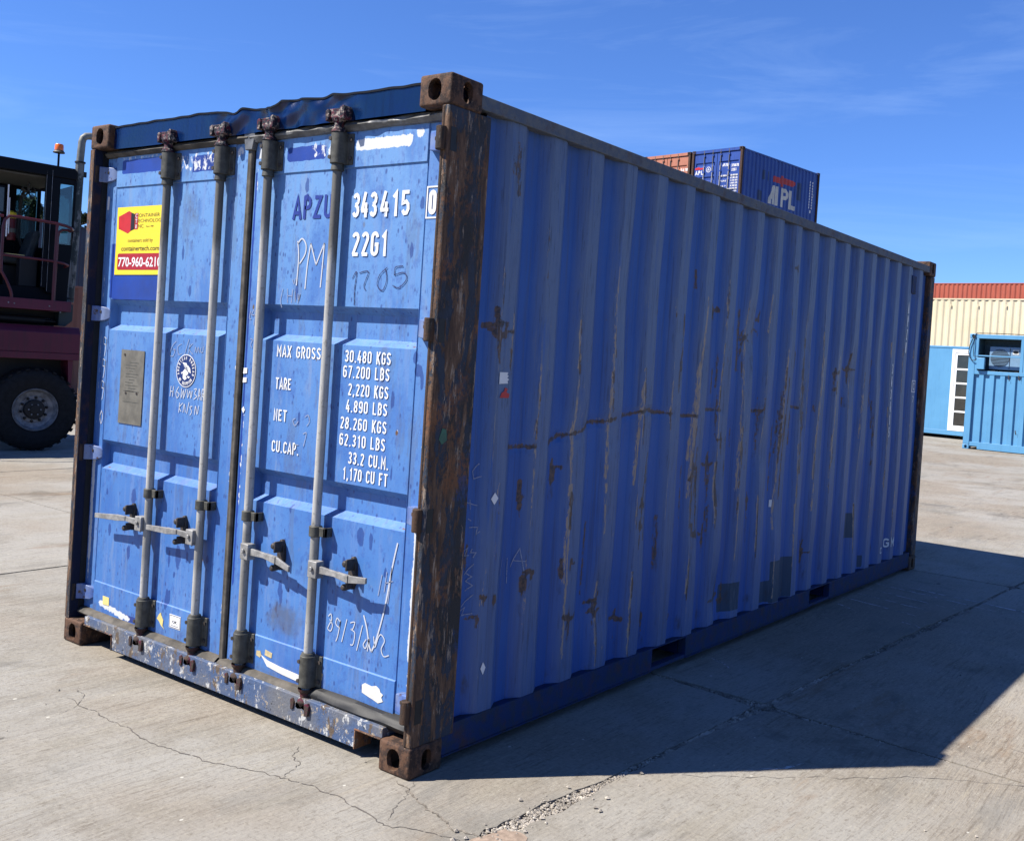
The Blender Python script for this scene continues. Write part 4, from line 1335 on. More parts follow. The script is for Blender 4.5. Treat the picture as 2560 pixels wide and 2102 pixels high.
def left_marks(X, Z):
    ru, wh, ob, gr, fr, bl, fk = common_marks(X, Z, .045, 1.185, .139, 1.090)
    fr = np.maximum(fr, rect_mark(X, Z, .185, .610, 2.352, 2.420))
    fr = np.maximum(fr, rect_mark(X, Z, .775, .95, 2.330, 2.405))
    wh = np.maximum(wh, .52 * rect_mark(X, Z, .66, .95, 2.325, 2.43, .03))
    wh = np.maximum(wh, .50 * rect_mark(X, Z, .17, .60, 2.412, 2.44, .02))
    fr = np.maximum(fr, .9 * rect_mark(X, Z, .145, .585, 1.730, 1.875))
    fr = np.maximum(fr, .85 * rect_mark(X, Z, .118, .16, 1.735, 2.01))
    wh = np.maximum(wh, blob(X, Z, 1.12, 2.40, .05, .045, .62))
    wh = np.maximum(wh, seg_mark(X, Z, (.20, .215), (.46, .185), .020, .75))
    wh = np.maximum(wh, seg_mark(X, Z, (.30, .205), (.40, .18), .014, .9))
    fr = np.maximum(fr, .8 * rect_mark(X, Z, .42, .56, .172, .205))
    wh = np.maximum(wh, seg_mark(X, Z, (1.172, 1.6), (1.172, .3), .007, .55))
    wh = np.maximum(wh, seg_mark(X, Z, (.18, 2.07), (.35, 2.02), .010, .45))
    gr = np.maximum(gr, blob(X, Z, .80, 2.15, .11, .22, .55))
    gr = np.maximum(gr, blob(X, Z, .80, 1.95, .05, .35, .45))
    for (x, z, a, b) in ((.80, 1.78, .014, .045), (.42, .50, .020, .06), (.83, .55, .026, .075), (.76, .53, .012, .05), (.90, .56, .012, .045), (.66, .40, .012, .06), (.76, .34, .022, .06), (.73, 1.96, .012, .05), (1.0, 2.10, .012, .03),
                         (.44, .78, .03, .05)):
        ob = np.maximum(ob, blob(X, Z, x, z, a, b, 1.0))
    return np.stack([ru, wh, ob, gr], -1), np.stack([fr, bl, fk, fk], -1)

def right_marks(X, Z):
    ru, wh, ob, gr, fr, bl, fk = common_marks(X, Z, 2.382, 1.238, 1.345, 2.270)
    fr = np.maximum(fr, rect_mark(X, Z, 1.45, 1.70, 2.335, 2.395, .03))
    wh = np.maximum(wh, .50 * rect_mark(X, Z, 1.60, 1.78, 2.335, 2.41, .03))
    wh = np.maximum(wh, .95 * rect_mark(X, Z, 1.875, 2.19, 2.352, 2.400, .02))
    wh = np.maximum(wh, blob(X, Z, 2.225, 2.40, .04, .03, .75))
    ru = np.maximum(ru, seg_mark(X, Z, (1.965, 2.40), (1.96, 2.31), .012, .42))
    wh = np.maximum(wh, blob(X, Z, 1.27, 2.39, .022, .05, .75))
    wh = np.maximum(wh, seg_mark(X, Z, (1.255, 2.42), (1.25, 2.1), .008, .5))
    fr = np.maximum(fr, .9 * seg_mark(X, Z, (1.247, 2.3), (1.247, .5), .007))
    wh = np.maximum(wh, seg_mark(X, Z, (1.252, 1.25), (1.25, .85), .008, .6))
    gr = np.maximum(gr, blob(X, Z, 1.60, .42, .17, .11, .8))
    ru = np.maximum(ru, blob(X, Z, 1.60, .42, .20, .10, .40))
    gr = np.maximum(gr, .75 * np.clip((.22 - Z) / .05, 0, 1) * (X > 1.80))
    wh = np.maximum(wh, seg_mark(X, Z, (2.30, .98), (2.325, .90), .02, .6))
    for (x, z, a, b) in ((1.585, 2.235, .016, .045), (1.56, 1.79, .012, .055), (2.255, 2.135, .014, .035), (1.565, .535, .02, .055), (1.575, .50, .012, .05), (2.03, .83, .03, .05), (2.09, .82, .014, .05), (2.29, 1.50, .03, .03),
                         (2.31, 1.46, .012, .05), (2.27, 1.55, .02, .03), (1.6, .88, .01, .03), (2.18, 1.10, .006, .04)):
        ob = np.maximum(ob, blob(X, Z, x, z, a, b, 1.0))
    ru = np.maximum(ru, blob(X, Z, 2.195, 1.255, .012, .022, .8))
    ru = np.maximum(ru, blob(X, Z, 2.165, 1.235, .014, .012, .6))
    wh = np.maximum(wh, blob(X, Z, 2.20, 1.262, .012, .02, .55))
    return np.stack([ru, wh, ob, gr], -1), np.stack([fr, bl, fk, fk], -1)

door_l = make_door(.047, 1.186, .139, 1.090, left_marks)
door_r = make_door(1.234, 2.384, 1.345, 2.270, right_marks)
door_l['label'] = "left door with the yellow sign"
door_r['label'] = "right door with the white weight table"

def sub(mb, name, mat, door, bevel=0, smooth=True):
    o = mb.build(name, mat, door, bevel=bevel, smooth=smooth)
    o.location = (0, 0, 0)
    return o

# seals
def seal_strip(door, x0, x1, z0, z1, y0, y1, mat, name="door_seal", wob_=.0, seed=1):
    us = lines([x0, x1], .012)
    vs = np.linspace(0, 1, 9)
    U, V = np.meshgrid(us, vs, indexing='ij')
    rib = .006 * np.sin(V * math.pi * 5) + .012 * np.sin(V * math.pi)
    Yv = y1 + (y0 - y1) * np.sin(np.clip(V, 0, 1) * math.pi) ** .5 - rib * .3 + wob_ * wav(U, V * .3, seed, 5) * np.sin(V * math.pi)
    Zv = z0 + (z1 - z0) * V + wob_ * .7 * wav(U, V, seed + 3, 4)
    o = link(name, grid_mesh(name, np.stack([U, Yv, Zv], -1)), mat, door)
    o.location = (0, 0, 0)
    return o
seal_strip(door_l, .055, 1.20, 2.434, 2.474, .052, .080, M['gasket'], wob_=.0008)
seal_strip(door_r, 1.215, 2.36, 2.430, 2.474, .050, .080, M['tape'], wob_=.0035, seed=5)
seal_strip(door_l, .055, 1.20, .130, .172, .040, .078, M['gasket'], wob_=.001)
seal_strip(door_r, 1.215, 1.80, .130, .170, .040, .078, M['gasket'], wob_=.0012, seed=7)
seal_strip(door_r, 1.80, 2.385, .128, .196, .036, .078, M['black'], wob_=.0025, seed=8)
mb = MB()
for k in range(60):                          # vertical meeting seal between the doors
    pass
us = np.linspace(1.188, 1.230, 9)
vs = lines([.14, 2.46], .03)
U, V = np.meshgrid(us, vs, indexing='ij')
tt = (U - 1.188) / .042
Ym = .070 - .012 * np.sin(tt * math.pi) - .003 * np.sin(tt * math.pi * 3)
o = link("door_seal", grid_mesh("door_seal", np.stack([U, Ym, V], -1), flip=False), M['gasket'], door_r)
o.location = (0, 0, 0)
sub(MB().box(1.186, 1.234, .073, .10, .14, 2.46), "seal_backing", M['black'], door_r)
sub(MB().prism([(1.185, 2.40), (1.235, 2.40), (1.250, 2.470), (1.172, 2.478)], 'y', .050, .075), "seal_flap", M['tape'], door_r, .003)

# locking gear
ROD_Y = .040
RODS = [(.625, door_l, -1), (1.034, door_l, -1), (1.369, door_r, 1), (1.806, door_r, 1)]
for i, (rx, door, s) in enumerate(RODS):
    sub(MB().tube([(rx, ROD_Y, .150), (rx, ROD_Y, 1.2), (rx, ROD_Y, 2.46)], .0185, 16), "lock_rod", M['galv'], door)
    for z0, z1 in ((.190, .318), (2.300, 2.424)):
        m_ = MB()
        pr = [(rx - .033, .076), (rx - .033, .040)] + [(rx - .033 * math.cos(a), .040 - .031 * math.sin(a)) for a in np.linspace(.25, math.pi - .25, 9)] + [(rx + .033, .040), (rx + .033, .060), (rx + .058, .064), (rx + .058, .076)]
        m_.prism(pr[::-1], 'z', z0, z1)
        sub(m_, "rod_bracket", M['sleeve'], door, .003)
        for bx, by in ((rx + .047, .062), (rx - .020, .015)):
            for bz in (z0 + .025, z1 - .025):
                sub(MB().tube([(bx, by + .006, bz), (bx, by - .006, bz)], .0085, 8), "bracket_bolt", M['catch'], door)
        m_ = MB().lathe([(.0195, z0 - .030), (.027, z0 - .026), (.024, z0 - .001)] if z0 > 1 else [(.0195, z1 + .012), (.026, z1 + .010), (.030, z1 - .002)], 'z', 16, (rx, ROD_Y, 0))
        sub(m_, "rod_collar", M['sleeve'], door)
    # clamp half way down
    m_ = MB().lathe([(.020, .800), (.0265, .802), (.0265, .843), (.020, .845)], 'z', 16, (rx, ROD_Y, 0))
    m_.box(rx + .016, rx + .060, .034, .050, .804, .841)
    m_.box(rx + .050, rx + .060, .034, .076, .804, .841)
    sub(m_, "rod_clamp", M['sleeve'], door, .002)
    # cam heads and their keepers
    for top_ in (True, False):
        mat = M['cam'] if top_ else M['cam_low']
        zz = (lambda t: 2.425 + t) if top_ else (lambda t: .185 - t)
        m_ = MB()
        m_.lathe([(.031, zz(0)), (.028, zz(.012)), (.0215, zz(.018)), (.020, zz(.036)), (.030, zz(.048)), (.032, zz(.056)), (.024, zz(.066)), (.0205, zz(.076)), (.012, zz(.086)), (0, zz(.087))], 'z', 14, (rx, ROD_Y - .003, 0))
        zc = zz(.070)
        m_.prism([(rx - .034, zc - .012), (rx - .016, zc - .017), (rx + .010, zc - .011), (rx + .032, zc - .018), (rx + .036, zc + .008), (rx + .018, zc + .016), (rx - .006, zc + .009), (rx - .030, zc + .015)], 'y', .016, .040)
        sub(m_, "rod_cam", mat, door, .003)
        k_ = MB()
        for dx, w in ((-.056, .018), (.036, .022)):
            za, zb = sorted((zz(.044), zz(.100 if dx > 0 else .094)))
            k_ = MB()
            k_.prism([(rx + dx, za), (rx + dx + w, za + .004), (rx + dx + w + .004, zb - .014), (rx + dx + w - .006, zb), (rx + dx - .003, zb - .008)], 'y', .004 if dx > 0 else .010, .050)
            sub(k_, "cam_keeper", mat, door, .003)
        za, zb = sorted((zz(.078), zz(.096)))
        k_ = MB()
        k_.box(rx - .050, rx + .052, .024, .052, za, zb)
        sub(k_, "cam_keeper", mat, door, .003)
    # operating handle: hub on the rod, arm to the catch, blade beyond it
    tip = {0: (.228, .664), 1: (.672, .672), 2: (1.700, .652), 3: (2.150, .686)}[i]
    cx = {0: .455, 1: .875, 2: 1.570, 3: 2.008}[i]
    hz_ = .675
    hub = rx + s * .030
    m_ = MB()
    hx0, hx1 = sorted((rx + s * .004, rx + s * .056))
    m_.box(hx0, hx1, .006, .046, hz_ - .034, hz_ + .034)
    m_.tube([(hub, .004, hz_ + .004), (hub, -.004, hz_ + .004)], .010, 10)
    sub(m_, "handle_hub", M['handle'], door, .006)
    m_ = MB()
    a = Vector((rx + s * .050, .024, hz_ + .002))
    b = Vector((cx, .008, hz_ + (.006 if i < 2 else .002)))
    c = Vector((tip[0], .006, tip[1]))
    def bar(mb, p, q, h0, h1, t):
        mb.add([(p.x, p.y - t, p.z - h0), (q.x, q.y - t, q.z - h1), (q.x, q.y + t, q.z - h1), (p.x, p.y + t, p.z - h0),
                (p.x, p.y - t, p.z + h0), (q.x, q.y - t, q.z + h1), (q.x, q.y + t, q.z + h1), (p.x, p.y + t, p.z + h0)],
               [(0, 3, 2, 1), (4, 5, 6, 7), (0, 1, 5, 4), (1, 2, 6, 5), (2, 3, 7, 6), (3, 0, 4, 7)] if q.x > p.x else
               [(0, 1, 2, 3), (4, 7, 6, 5), (0, 4, 5, 1), (1, 5, 6, 2), (2, 6, 7, 3), (3, 7, 4, 0)])
    b1 = Vector((cx - s * .035, .012, b.z + .003))
    bar(m_, a, b1, .015, .011, .006)
    b2 = Vector((cx + s * .045, .006, b.z - .002))
    bar(m_, b1, b2, .011, .015, .009)
    bar(m_, b2, c, .0145, .0115, .005)
    sub(m_, "handle", M['handle'], door, .002, smooth=False)
    # catch with two lugs and a seal pin
    m_ = MB()
    zc = .684
    m_.prism([(cx + .030 * math.cos(t) * (.72), zc + .066 * math.sin(t)) for t in np.linspace(0, 2 * math.pi, 18)[:-1]], 'y', .060, .078)
    for zz_ in (zc + .040, zc - .052):
        m_.lathe([(0, .017), (.010, .018), (.014, .026), (.012, .062)], 'y', 12, (cx - .003, 0, zz_))
    m_.box(cx + .004, cx + .014, .020, .064, zc + .014, zc + .060)
    m_.box(cx + .004, cx + .013, .026, .064, zc - .058, zc - .026)
    sub(m_, "handle_catch", M['catch'], door, .003)

# hinges, four on each door
for zc in (2.352, 1.655, .955, .248):
    # left: bright blade bent out to the pin
    m_ = MB()
    m_.add([(.042, .030, zc - .036), (.060, .052, zc - .036), (.118, .060, zc - .030), (.138, .074, zc - .016), (.138, .074, zc + .020), (.118, .060, zc + .034), (.060, .052, zc + .040), (.042, .030, zc + .040),
            (.042, .076, zc - .036), (.060, .076, zc - .036), (.118, .076, zc - .030), (.138, .076, zc - .016), (.138, .076, zc + .020), (.118, .076, zc + .034), (.060, .076, zc + .040), (.042, .076, zc + .040)],
           [(0, 1, 6, 7), (1, 2, 5, 6), (2, 3, 4, 5), (7, 6, 14, 15), (6, 5, 13, 14), (5, 4, 12, 13), (0, 8, 9, 1), (1, 9, 10, 2), (2, 10, 11, 3), (3, 11, 12, 4), (0, 7, 15, 8)])
    sub(m_, "hinge", M['hinge_blue'], door_l, .003)
    sub(MB().tube([(.032, .018, zc - .042), (.032, .018, zc + .042)], .014, 12), "hinge_pin", M['pin'], door_l)
    sub(MB().box(.078, .090, .0525, .056, zc + .004, zc + .018), "hinge_bolt", M['pin'], door_l, .002)
    m_ = MB()
    m_.add([(2.396, .008, zc - .038), (2.370, .034, zc - .038), (2.306, .044, zc - .030), (2.278, .074, zc - .012), (2.278, .074, zc + .018), (2.306, .044, zc + .036), (2.370, .034, zc + .044), (2.396, .008, zc + .044),
            (2.396, .078, zc - .038), (2.370, .078, zc - .038), (2.306, .078, zc - .030), (2.278, .078, zc - .012), (2.278, .078, zc + .018), (2.306, .078, zc + .036), (2.370, .078, zc + .044), (2.396, .078, zc + .044)],
           [(0, 7, 6, 1), (1, 6, 5, 2), (2, 5, 4, 3), (7, 15, 14, 6), (6, 14, 13, 5), (5, 13, 12, 4), (0, 1, 9, 8), (1, 2, 10, 9), (2, 3, 11, 10), (3, 4, 12, 11)])
    sub(m_, "hinge", M['hinge_blue'], door_r, .003)
    sub(MB().box(2.334, 2.346, .0365, .040, zc + .004, zc + .018), "hinge_bolt", M['pin'], door_r, .002)
    sub(MB().tube([(2.402, .000, zc - .043), (2.402, .000, zc + .043)], .020, 14), "hinge_pin", M['pin'], door_r, .003)
    # flat black plate on the post, painting the shade of a slot beside the pin
    sub(MB().box(W_ - .0042, W_ - .0028, .016, .050, zc - .044, zc + .044), "slot_shade", M['black'], door_r)
    sub(MB().prism([(.046, zc - .02), (.052, zc - .01), (.053, zc + .030), (.046, zc + .040)], 'x', W_ - .0042, W_ - .0022), "slot_glint", M['pin'], door_r)  # thin strip that paints a glint along the slot
# long hinge side edge bars of the posts (rounded nose)
MB().tube([(W_ - .034, .010, .122), (W_ - .034, .010, H_ - .122)], .0095, 10).build("post_nose", M['pin'], box_)

# ---- lettering on the doors
FY = DY - .0026
on_door = lambda x, z: (x, FY, z)
def letters(door, s, x0, x1, z0, h, mat=None, wt=.165):
    if ' ' in s.strip():                     # one piece of print for each word
        sc_ = (x1 - x0) / text_width(s)
        x = x0
        for w_ in s.split(' '):
            letters(door, w_, x, x + text_width(w_) * sc_, z0, h, mat, wt)
            x += (text_width(w_) + .24 + GW[' ']) * sc_
        return None
    mb = MB()
    stencil(mb, s, x0, x1, z0, h, on_door, wt)
    return sub(mb, "lettering", mat or M['white_print'], door, smooth=False)
letters(door_r, "APZU", 1.507, 1.752, 2.091, .097, M['blue_print'], .17)
letters(door_r, "343", 1.872, 2.012, 2.087, .101, M['white_chip'], .155)
letters(door_r, "415", 2.030, 2.192, 2.087, .100, M['white_chip'], .155)
letters(door_r, "0", 2.292, 2.326, 2.088, .092, M['white_print'], .19)
mb = MB()
ribbon(mb, [(2.280, 2.076), (2.336, 2.076), (2.336, 2.192), (2.280, 2.192), (2.280, 2.076)], .006, on_door)
sub(mb, "check_digit_frame", M['white_print'], door_r, smooth=False)
letters(door_r, "22G1", 1.880, 2.083, 1.933, .099, M['white_chip'], .155)
for s_, a, b, z in (("MAX GROSS", 1.456, 1.736, 1.511), ("TARE", 1.459, 1.562, 1.374), ("NET", 1.459, 1.545, 1.240), ("CU.CAP.", 1.458, 1.634, 1.107),
                    ("30.480 KGS", 1.880, 2.141, 1.511), ("67.200 LBS", 1.875, 2.139, 1.449), ("2,220 KGS", 1.910, 2.139, 1.379), ("4.890 LBS", 1.904, 2.138, 1.313),
                    ("28.260 KGS", 1.876, 2.140, 1.244), ("62.310 LBS", 1.877, 2.138, 1.177), ("33.2 CU.M.", 1.935, 2.163, 1.108), ("1,170 CU FT", 1.908, 2.163, 1.044)):
    letters(door_r, s_, a, b, z, .050, None, .14)

def scrawl(door, strokes, w, mat, name="chalk_writing", y=FY):
    mb = MB()
    for s_ in strokes:
        P2 = []
        n = len(s_)
        for i in range(n - 1):                # rounded hand: Catmull-Rom through the points
            p0, p1, p2, p3 = s_[max(0, i - 1)], s_[i], s_[i + 1], s_[min(n - 1, i + 2)]
            for k in range(5):
                t = k / 5
                P2.append(tuple(.5 * ((2 * b) + (-a + c) * t + (2 * a - 5 * b + 4 * c - d) * t * t + (-a + 3 * b - 3 * c + d) * t ** 3) for a, b, c, d in zip(p0, p1, p2, p3)))
        P2.append(s_[-1])
        ribbon(mb, P2, w, lambda x, z: (x, y, z))
    return sub(mb, name, mat, door, smooth=False)
scrawl(door_r, [[(1.548, 2.000), (1.560, 1.93), (1.556, 1.814)], [(1.550, 1.99), (1.575, 2.01), (1.602, 1.985), (1.600, 1.945), (1.568, 1.905)], [(1.612, 1.80), (1.618, 1.90), (1.632, 1.99)], [(1.632, 1.99), (1.672, 1.90)],
                [(1.672, 1.90), (1.716, 1.99)], [(1.716, 1.99), (1.712, 1.90), (1.707, 1.807)]], .0065, M['chalk'])
scrawl(door_r, [[(1.895, 1.845), (1.918, 1.872), (1.912, 1.80), (1.916, 1.74)], [(1.935, 1.868), (1.985, 1.873), (1.965, 1.82), (1.975, 1.80)], [(2.09, 1.89), (2.05, 1.86), (2.04, 1.82), (2.07, 1.80), (2.09, 1.84), (2.08, 1.885)],
                [(2.175, 1.895), (2.135, 1.89), (2.13, 1.86)], [(2.13, 1.86), (2.18, 1.87), (2.198, 1.845), (2.16, 1.812), (2.125, 1.82)]], .0045, M['pencil'], "marker_writing")
scrawl(door_r, [[(1.47, 1.80), (1.46, 1.75), (1.47, 1.72)], [(1.50, 1.80), (1.505, 1.74)], [(1.50, 1.77), (1.53, 1.77)], [(1.535, 1.80), (1.53, 1.74)], [(1.55, 1.79), (1.555, 1.745)], [(1.57, 1.78), (1.575, 1.75), (1.585, 1.78), (1.57, 1.74)],
                [(1.53, 1.84), (1.54, 1.82), (1.548, 1.845)]], .0035, M['chalk_faint'])
scrawl(door_r, [[(1.876, .485), (1.89, .497), (1.897, .475), (1.885, .455), (1.877, .435), (1.895, .430), (1.903, .455), (1.885, .475)], [(1.945, .478), (1.928, .488), (1.922, .465), (1.942, .455), (1.948, .48), (1.938, .42), (1.928, .395)],
                [(1.985, .495), (1.962, .40)], [(2.005, .485), (2.030, .492), (2.022, .465), (2.012, .460), (2.034, .45), (2.028, .405), (2.012, .40)], [(2.075, .49), (2.05, .385)],
                [(2.10, .44), (2.085, .415), (2.10, .405), (2.115, .445), (2.11, .395)], [(2.14, .46), (2.15, .42), (2.165, .46), (2.18, .475), (2.20, .455), (2.185, .42), (2.20, .395), (2.228, .405)]], .0045, M['chalk'])
scrawl(door_r, [[(2.078, .53), (2.10, .48), (2.118, .42), (2.132, .398)], [(2.132, .398), (2.155, .45), (2.19, .58), (2.215, .73), (2.238, .839)]], .007, M['chalk'])
scrawl(door_r, [[(2.165, .705), (2.150, .62)], [(2.19, .72), (2.182, .64)], [(2.216, .74), (2.205, .60)], [(2.185, .675), (2.225, .69)]], .004, M['chalk_faint'])
scrawl(door_r, [[(1.60, 1.26), (1.585, 1.25), (1.60, 1.23), (1.62, 1.25)], [(1.66, 1.27), (1.68, 1.28), (1.69, 1.255), (1.675, 1.235)], [(1.60, 1.15), (1.63, 1.152)], [(1.655, 1.20), (1.675, 1.205), (1.662, 1.15)]], .004, M['chalk_faint'])
scrawl(door_l, [[(.72, 1.545), (.69, 1.52), (.675, 1.48), (.70, 1.475), (.715, 1.505), (.70, 1.505)], [(.765, 1.535), (.735, 1.52), (.745, 1.485), (.77, 1.49)], [(.82, 1.56), (.785, 1.47)], [(.83, 1.54), (.82, 1.49)], [(.85, 1.54), (.825, 1.515), (.855, 1.49)],
                [(.87, 1.50), (.875, 1.525), (.885, 1.50), (.895, 1.525), (.905, 1.50)], [(.915, 1.525), (.915, 1.505), (.93, 1.505), (.935, 1.53)]], .0036, M['chalk_faint'])
scrawl(door_l, [[(.70, 1.335), (.695, 1.285)], [(.72, 1.335), (.715, 1.285)], [(.70, 1.31), (.718, 1.31)], [(.76, 1.335), (.742, 1.305), (.752, 1.282), (.768, 1.30), (.75, 1.31)], [(.785, 1.33), (.783, 1.285), (.80, 1.32), (.803, 1.285), (.82, 1.33)],
                [(.83, 1.325), (.835, 1.29), (.85, 1.32), (.86, 1.29), (.868, 1.325)], [(.88, 1.33), (.90, 1.335), (.888, 1.312), (.905, 1.30), (.882, 1.285)], [(.915, 1.285), (.922, 1.335), (.935, 1.285)], [(.918, 1.305), (.932, 1.305)],
                [(.945, 1.285), (.945, 1.335), (.968, 1.32), (.945, 1.31), (.975, 1.285)]], .0042, M['chalk'])
scrawl(door_l, [[(.775, 1.262), (.772, 1.215)], [(.80, 1.262), (.775, 1.24), (.79, 1.222)], [(.805, 1.218), (.812, 1.258), (.825, 1.22)], [(.848, 1.27), (.835, 1.215)], [(.875, 1.252), (.858, 1.248), (.872, 1.228), (.86, 1.21)],
                [(.895, 1.215), (.90, 1.255), (.915, 1.22), (.925, 1.26)]], .004, M['chalk'])
for zt in (1.53, 1.42, 1.31):
    scrawl(door_l, [[(.122, zt), (.100, zt + .01), (.097, zt - .02), (.118, zt - .025), (.122, zt), (.115, zt - .06), (.108, zt - .085)]], .0036, M['chalk'])
scrawl(door_l, [[(.113, 1.17), (.100, 1.14), (.113, 1.105), (.126, 1.14), (.113, 1.17)]], .0036, M['chalk'])
scrawl(door_r, [[(1.262, 1.70), (1.255, 1.67), (1.27, 1.665)], [(1.285, 1.71), (1.27, 1.685), (1.295, 1.685)], [(1.29, 1.705), (1.288, 1.64)], [(1.27, 1.58), (1.285, 1.575), (1.275, 1.555), (1.285, 1.54)]], .0035, M['chalk_faint'])

def patch(door, name, pts, mat, t=.0012, y=None):
    y = (FY + .0004) if y is None else y
    a = sum(pts[i][0] * pts[(i + 1) % len(pts)][1] - pts[(i + 1) % len(pts)][0] * pts[i][1] for i in range(len(pts)))
    if a < 0:
        pts = pts[::-1]
    return sub(MB().prism(pts, 'y', y - t, y), name, mat, door, smooth=False)
PY_ = DY - .0055                              # front of the proud bottom member
# yellow seller's sign
sg = DY - .0022
patch(door_l, "yellow_sign", [(.160, 1.854), (.583, 1.856), (.580, 2.188), (.160, 2.188)], M['yellow'], .0014, sg)
y1 = sg - .0014
def on_sign(k):
    return lambda x, z: (x, y1 - .0006 * k, z)
def sign_poly(name, pts, mat, k=1):
    mb = MB()
    a = sum(pts[i][0] * pts[(i + 1) % len(pts)][1] - pts[(i + 1) % len(pts)][0] * pts[i][1] for i in range(len(pts)))
    if a < 0:
        pts = pts[::-1]
    mb.add([on_sign(k)(*p) for p in pts], [tuple(range(len(pts)))])
    return sub(mb, name, mat, door_l, smooth=False)
sign_poly("sign_logo", [(.174, 2.142), (.265, 2.168), (.312, 2.150), (.312, 2.082), (.262, 2.057), (.178, 2.082)], M['red'])
sign_poly("sign_logo", [(.285, 2.160), (.316, 2.152), (.316, 2.078), (.285, 2.070)], M['ink'], 2)
sign_poly("sign_logo", [(.318, 2.156), (.347, 2.156), (.347, 2.076), (.318, 2.076)], M['dark_red'], 1)
mb = MB()
for ch, z in (("C", 2.133), ("T", 2.107), ("I", 2.081)):
    font_fit(mb, ch, .324 if ch != "I" else .329, .341 if ch != "I" else .336, z, .020, on_sign(2), .01)
sub(mb, "sign_lettering", M['white'], door_l, smooth=False)
mb = MB()
font_fit(mb, "ONTAINER", .351, .530, 2.135, .018, on_sign(1))
font_fit(mb, "ECHNOLOGY", .351, .566, 2.109, .018, on_sign(1))
font_fit(mb, "NC.", .351, .402, 2.083, .018, on_sign(1))
font_fit(mb, "Since 1989", .418, .482, 2.085, .009, on_sign(1))
font_fit(mb, "containers sold by", .266, .482, 2.014, .019, on_sign(1))
font_fit(mb, "containertech.com", .212, .538, 1.972, .025, on_sign(1), .012)
sub(mb, "sign_lettering", M['ink'], door_l, smooth=False)
rr_ = [(.181 + .008, 1.878), (.570, 1.878), (.575, 1.884), (.575, 1.953), (.570, 1.959), (.189, 1.959), (.183, 1.952), (.183, 1.885)]
sign_poly("sign_banner", rr_, M['dark_red'])
mb = MB()
font_fit(mb, "770-960-6210", .192, .562, 1.895, .047, on_sign(2), .018)
sub(mb, "sign_lettering", M['white'], door_l, smooth=False)

# data plate, emblem, stickers
o = patch(door_l, "data_plate", [(.268, 1.124), (.468, 1.124), (.468, 1.486), (.268, 1.486)], M['plate'], .0022)
mb = MB()
for k in range(11):
    z = 1.425 - k * .014
    ribbon(mb, [(.315 + .03 * (k % 3 == 0), z), (.425 - .015 * (k % 4), z)], .0028, lambda x, z: (x, FY - .0024, z))
for z in (1.285, 1.232):
    ribbon(mb, [(.300, z), (.440, z)], .0025, lambda x, z: (x, FY - .0024, z))
sub(mb, "plate_engraving", M['sleeve'], door_l, smooth=False)
for x, z in ((.325, 1.275), (.420, 1.278), (.300, 1.462)):
    sub(MB().tube([(x, FY - .001, z), (x, FY - .005, z)], .006, 8), "plate_rivet", M['catch'], door_l)
ec = (.812, 1.412)
def disc(r, k, mat, name, sx=1.0):
    mb = MB()
    n = 40
    mb.add([(ec[0] + r * math.cos(2 * math.pi * i / n), FY - .0004 - .0005 * k, ec[1] + r * math.sin(2 * math.pi * i / n)) for i in range(n)], [tuple(range(n))])
    return sub(mb, name, mat, door_l, smooth=False)
disc(.0765, 1, M['white'], "emblem_rim")
disc(.0725, 2, M['emblem'], "emblem_disc")
mb = MB()
E3 = lambda x, z: (x, FY - .0022, z)
def around(txt, a0, a1, r, h, inward=False):
    n = len(txt)
    for i, ch in enumerate(txt):
        a = R(a0 + (a1 - a0) * i / (n - 1))
        for st in GL.get(ch, []):
            pts = []
            for px, py in st:
                u, w = (px - .25) * h, (py - .5) * h
                if inward:
                    x = (r - w) * math.cos(a) - u * math.sin(a) * -1
                    z = (r - w) * math.sin(a) - u * math.cos(a)
                    x = (r - w) * math.cos(a) - u * math.sin(a)
                    z = (r - w) * math.sin(a) + u * math.cos(a)
                else:
                    x = (r + w) * math.cos(a) + u * math.sin(a)
                    z = (r + w) * math.sin(a) - u * math.cos(a)
                pts.append((ec[0] + x, ec[1] + z))
            ribbon(mb, pts, .0032, E3)
around("AMERICAN BUREAU", 196, -16, .0595, .0145)
around("OF SHIPPING", 222, 318, .0595, .0145, True)
sub(mb, "emblem_lettering", M['white'], door_l, smooth=False)
mb = MB()                                     # spread eagle over a small globe
for pts in ([(-.030, .038), (.004, .036), (.010, .020), (-.004, .008), (-.014, .020)], [(.012, .028), (.034, .012), (.040, -.010), (.022, -.004), (.004, .004)],
            [(-.006, .010), (.018, .002), (.020, -.014), (.004, -.024), (-.018, -.020), (-.026, -.008)], [(-.022, -.020), (.000, -.024), (.012, -.034), (-.004, -.044), (-.020, -.036)],
            [(.016, -.022), (.034, -.026), (.028, -.034), (.014, -.030)], [(-.036, -.010), (-.026, -.006), (-.028, -.018)]):
    a = sum(pts[i][0] * pts[(i + 1) % len(pts)][1] - pts[(i + 1) % len(pts)][0] * pts[i][1] for i in range(len(pts)))
    pts = pts if a > 0 else pts[::-1]
    mb.add([E3(ec[0] + x, ec[1] + z) for x, z in pts], [tuple(range(len(pts)))])
sub(mb, "emblem_eagle", M['white'], door_l, smooth=False)
mb = MB()
for k in range(6):
    ribbon(mb, [(ec[0] - .024 + k * .007, ec[1] + .034 - k * .003), (ec[0] - .008 + k * .006, ec[1] + .010 - k * .004)], .0012, lambda x, z: (x, FY - .0027, z))
sub(mb, "emblem_lines", M['emblem'], door_l, smooth=False)

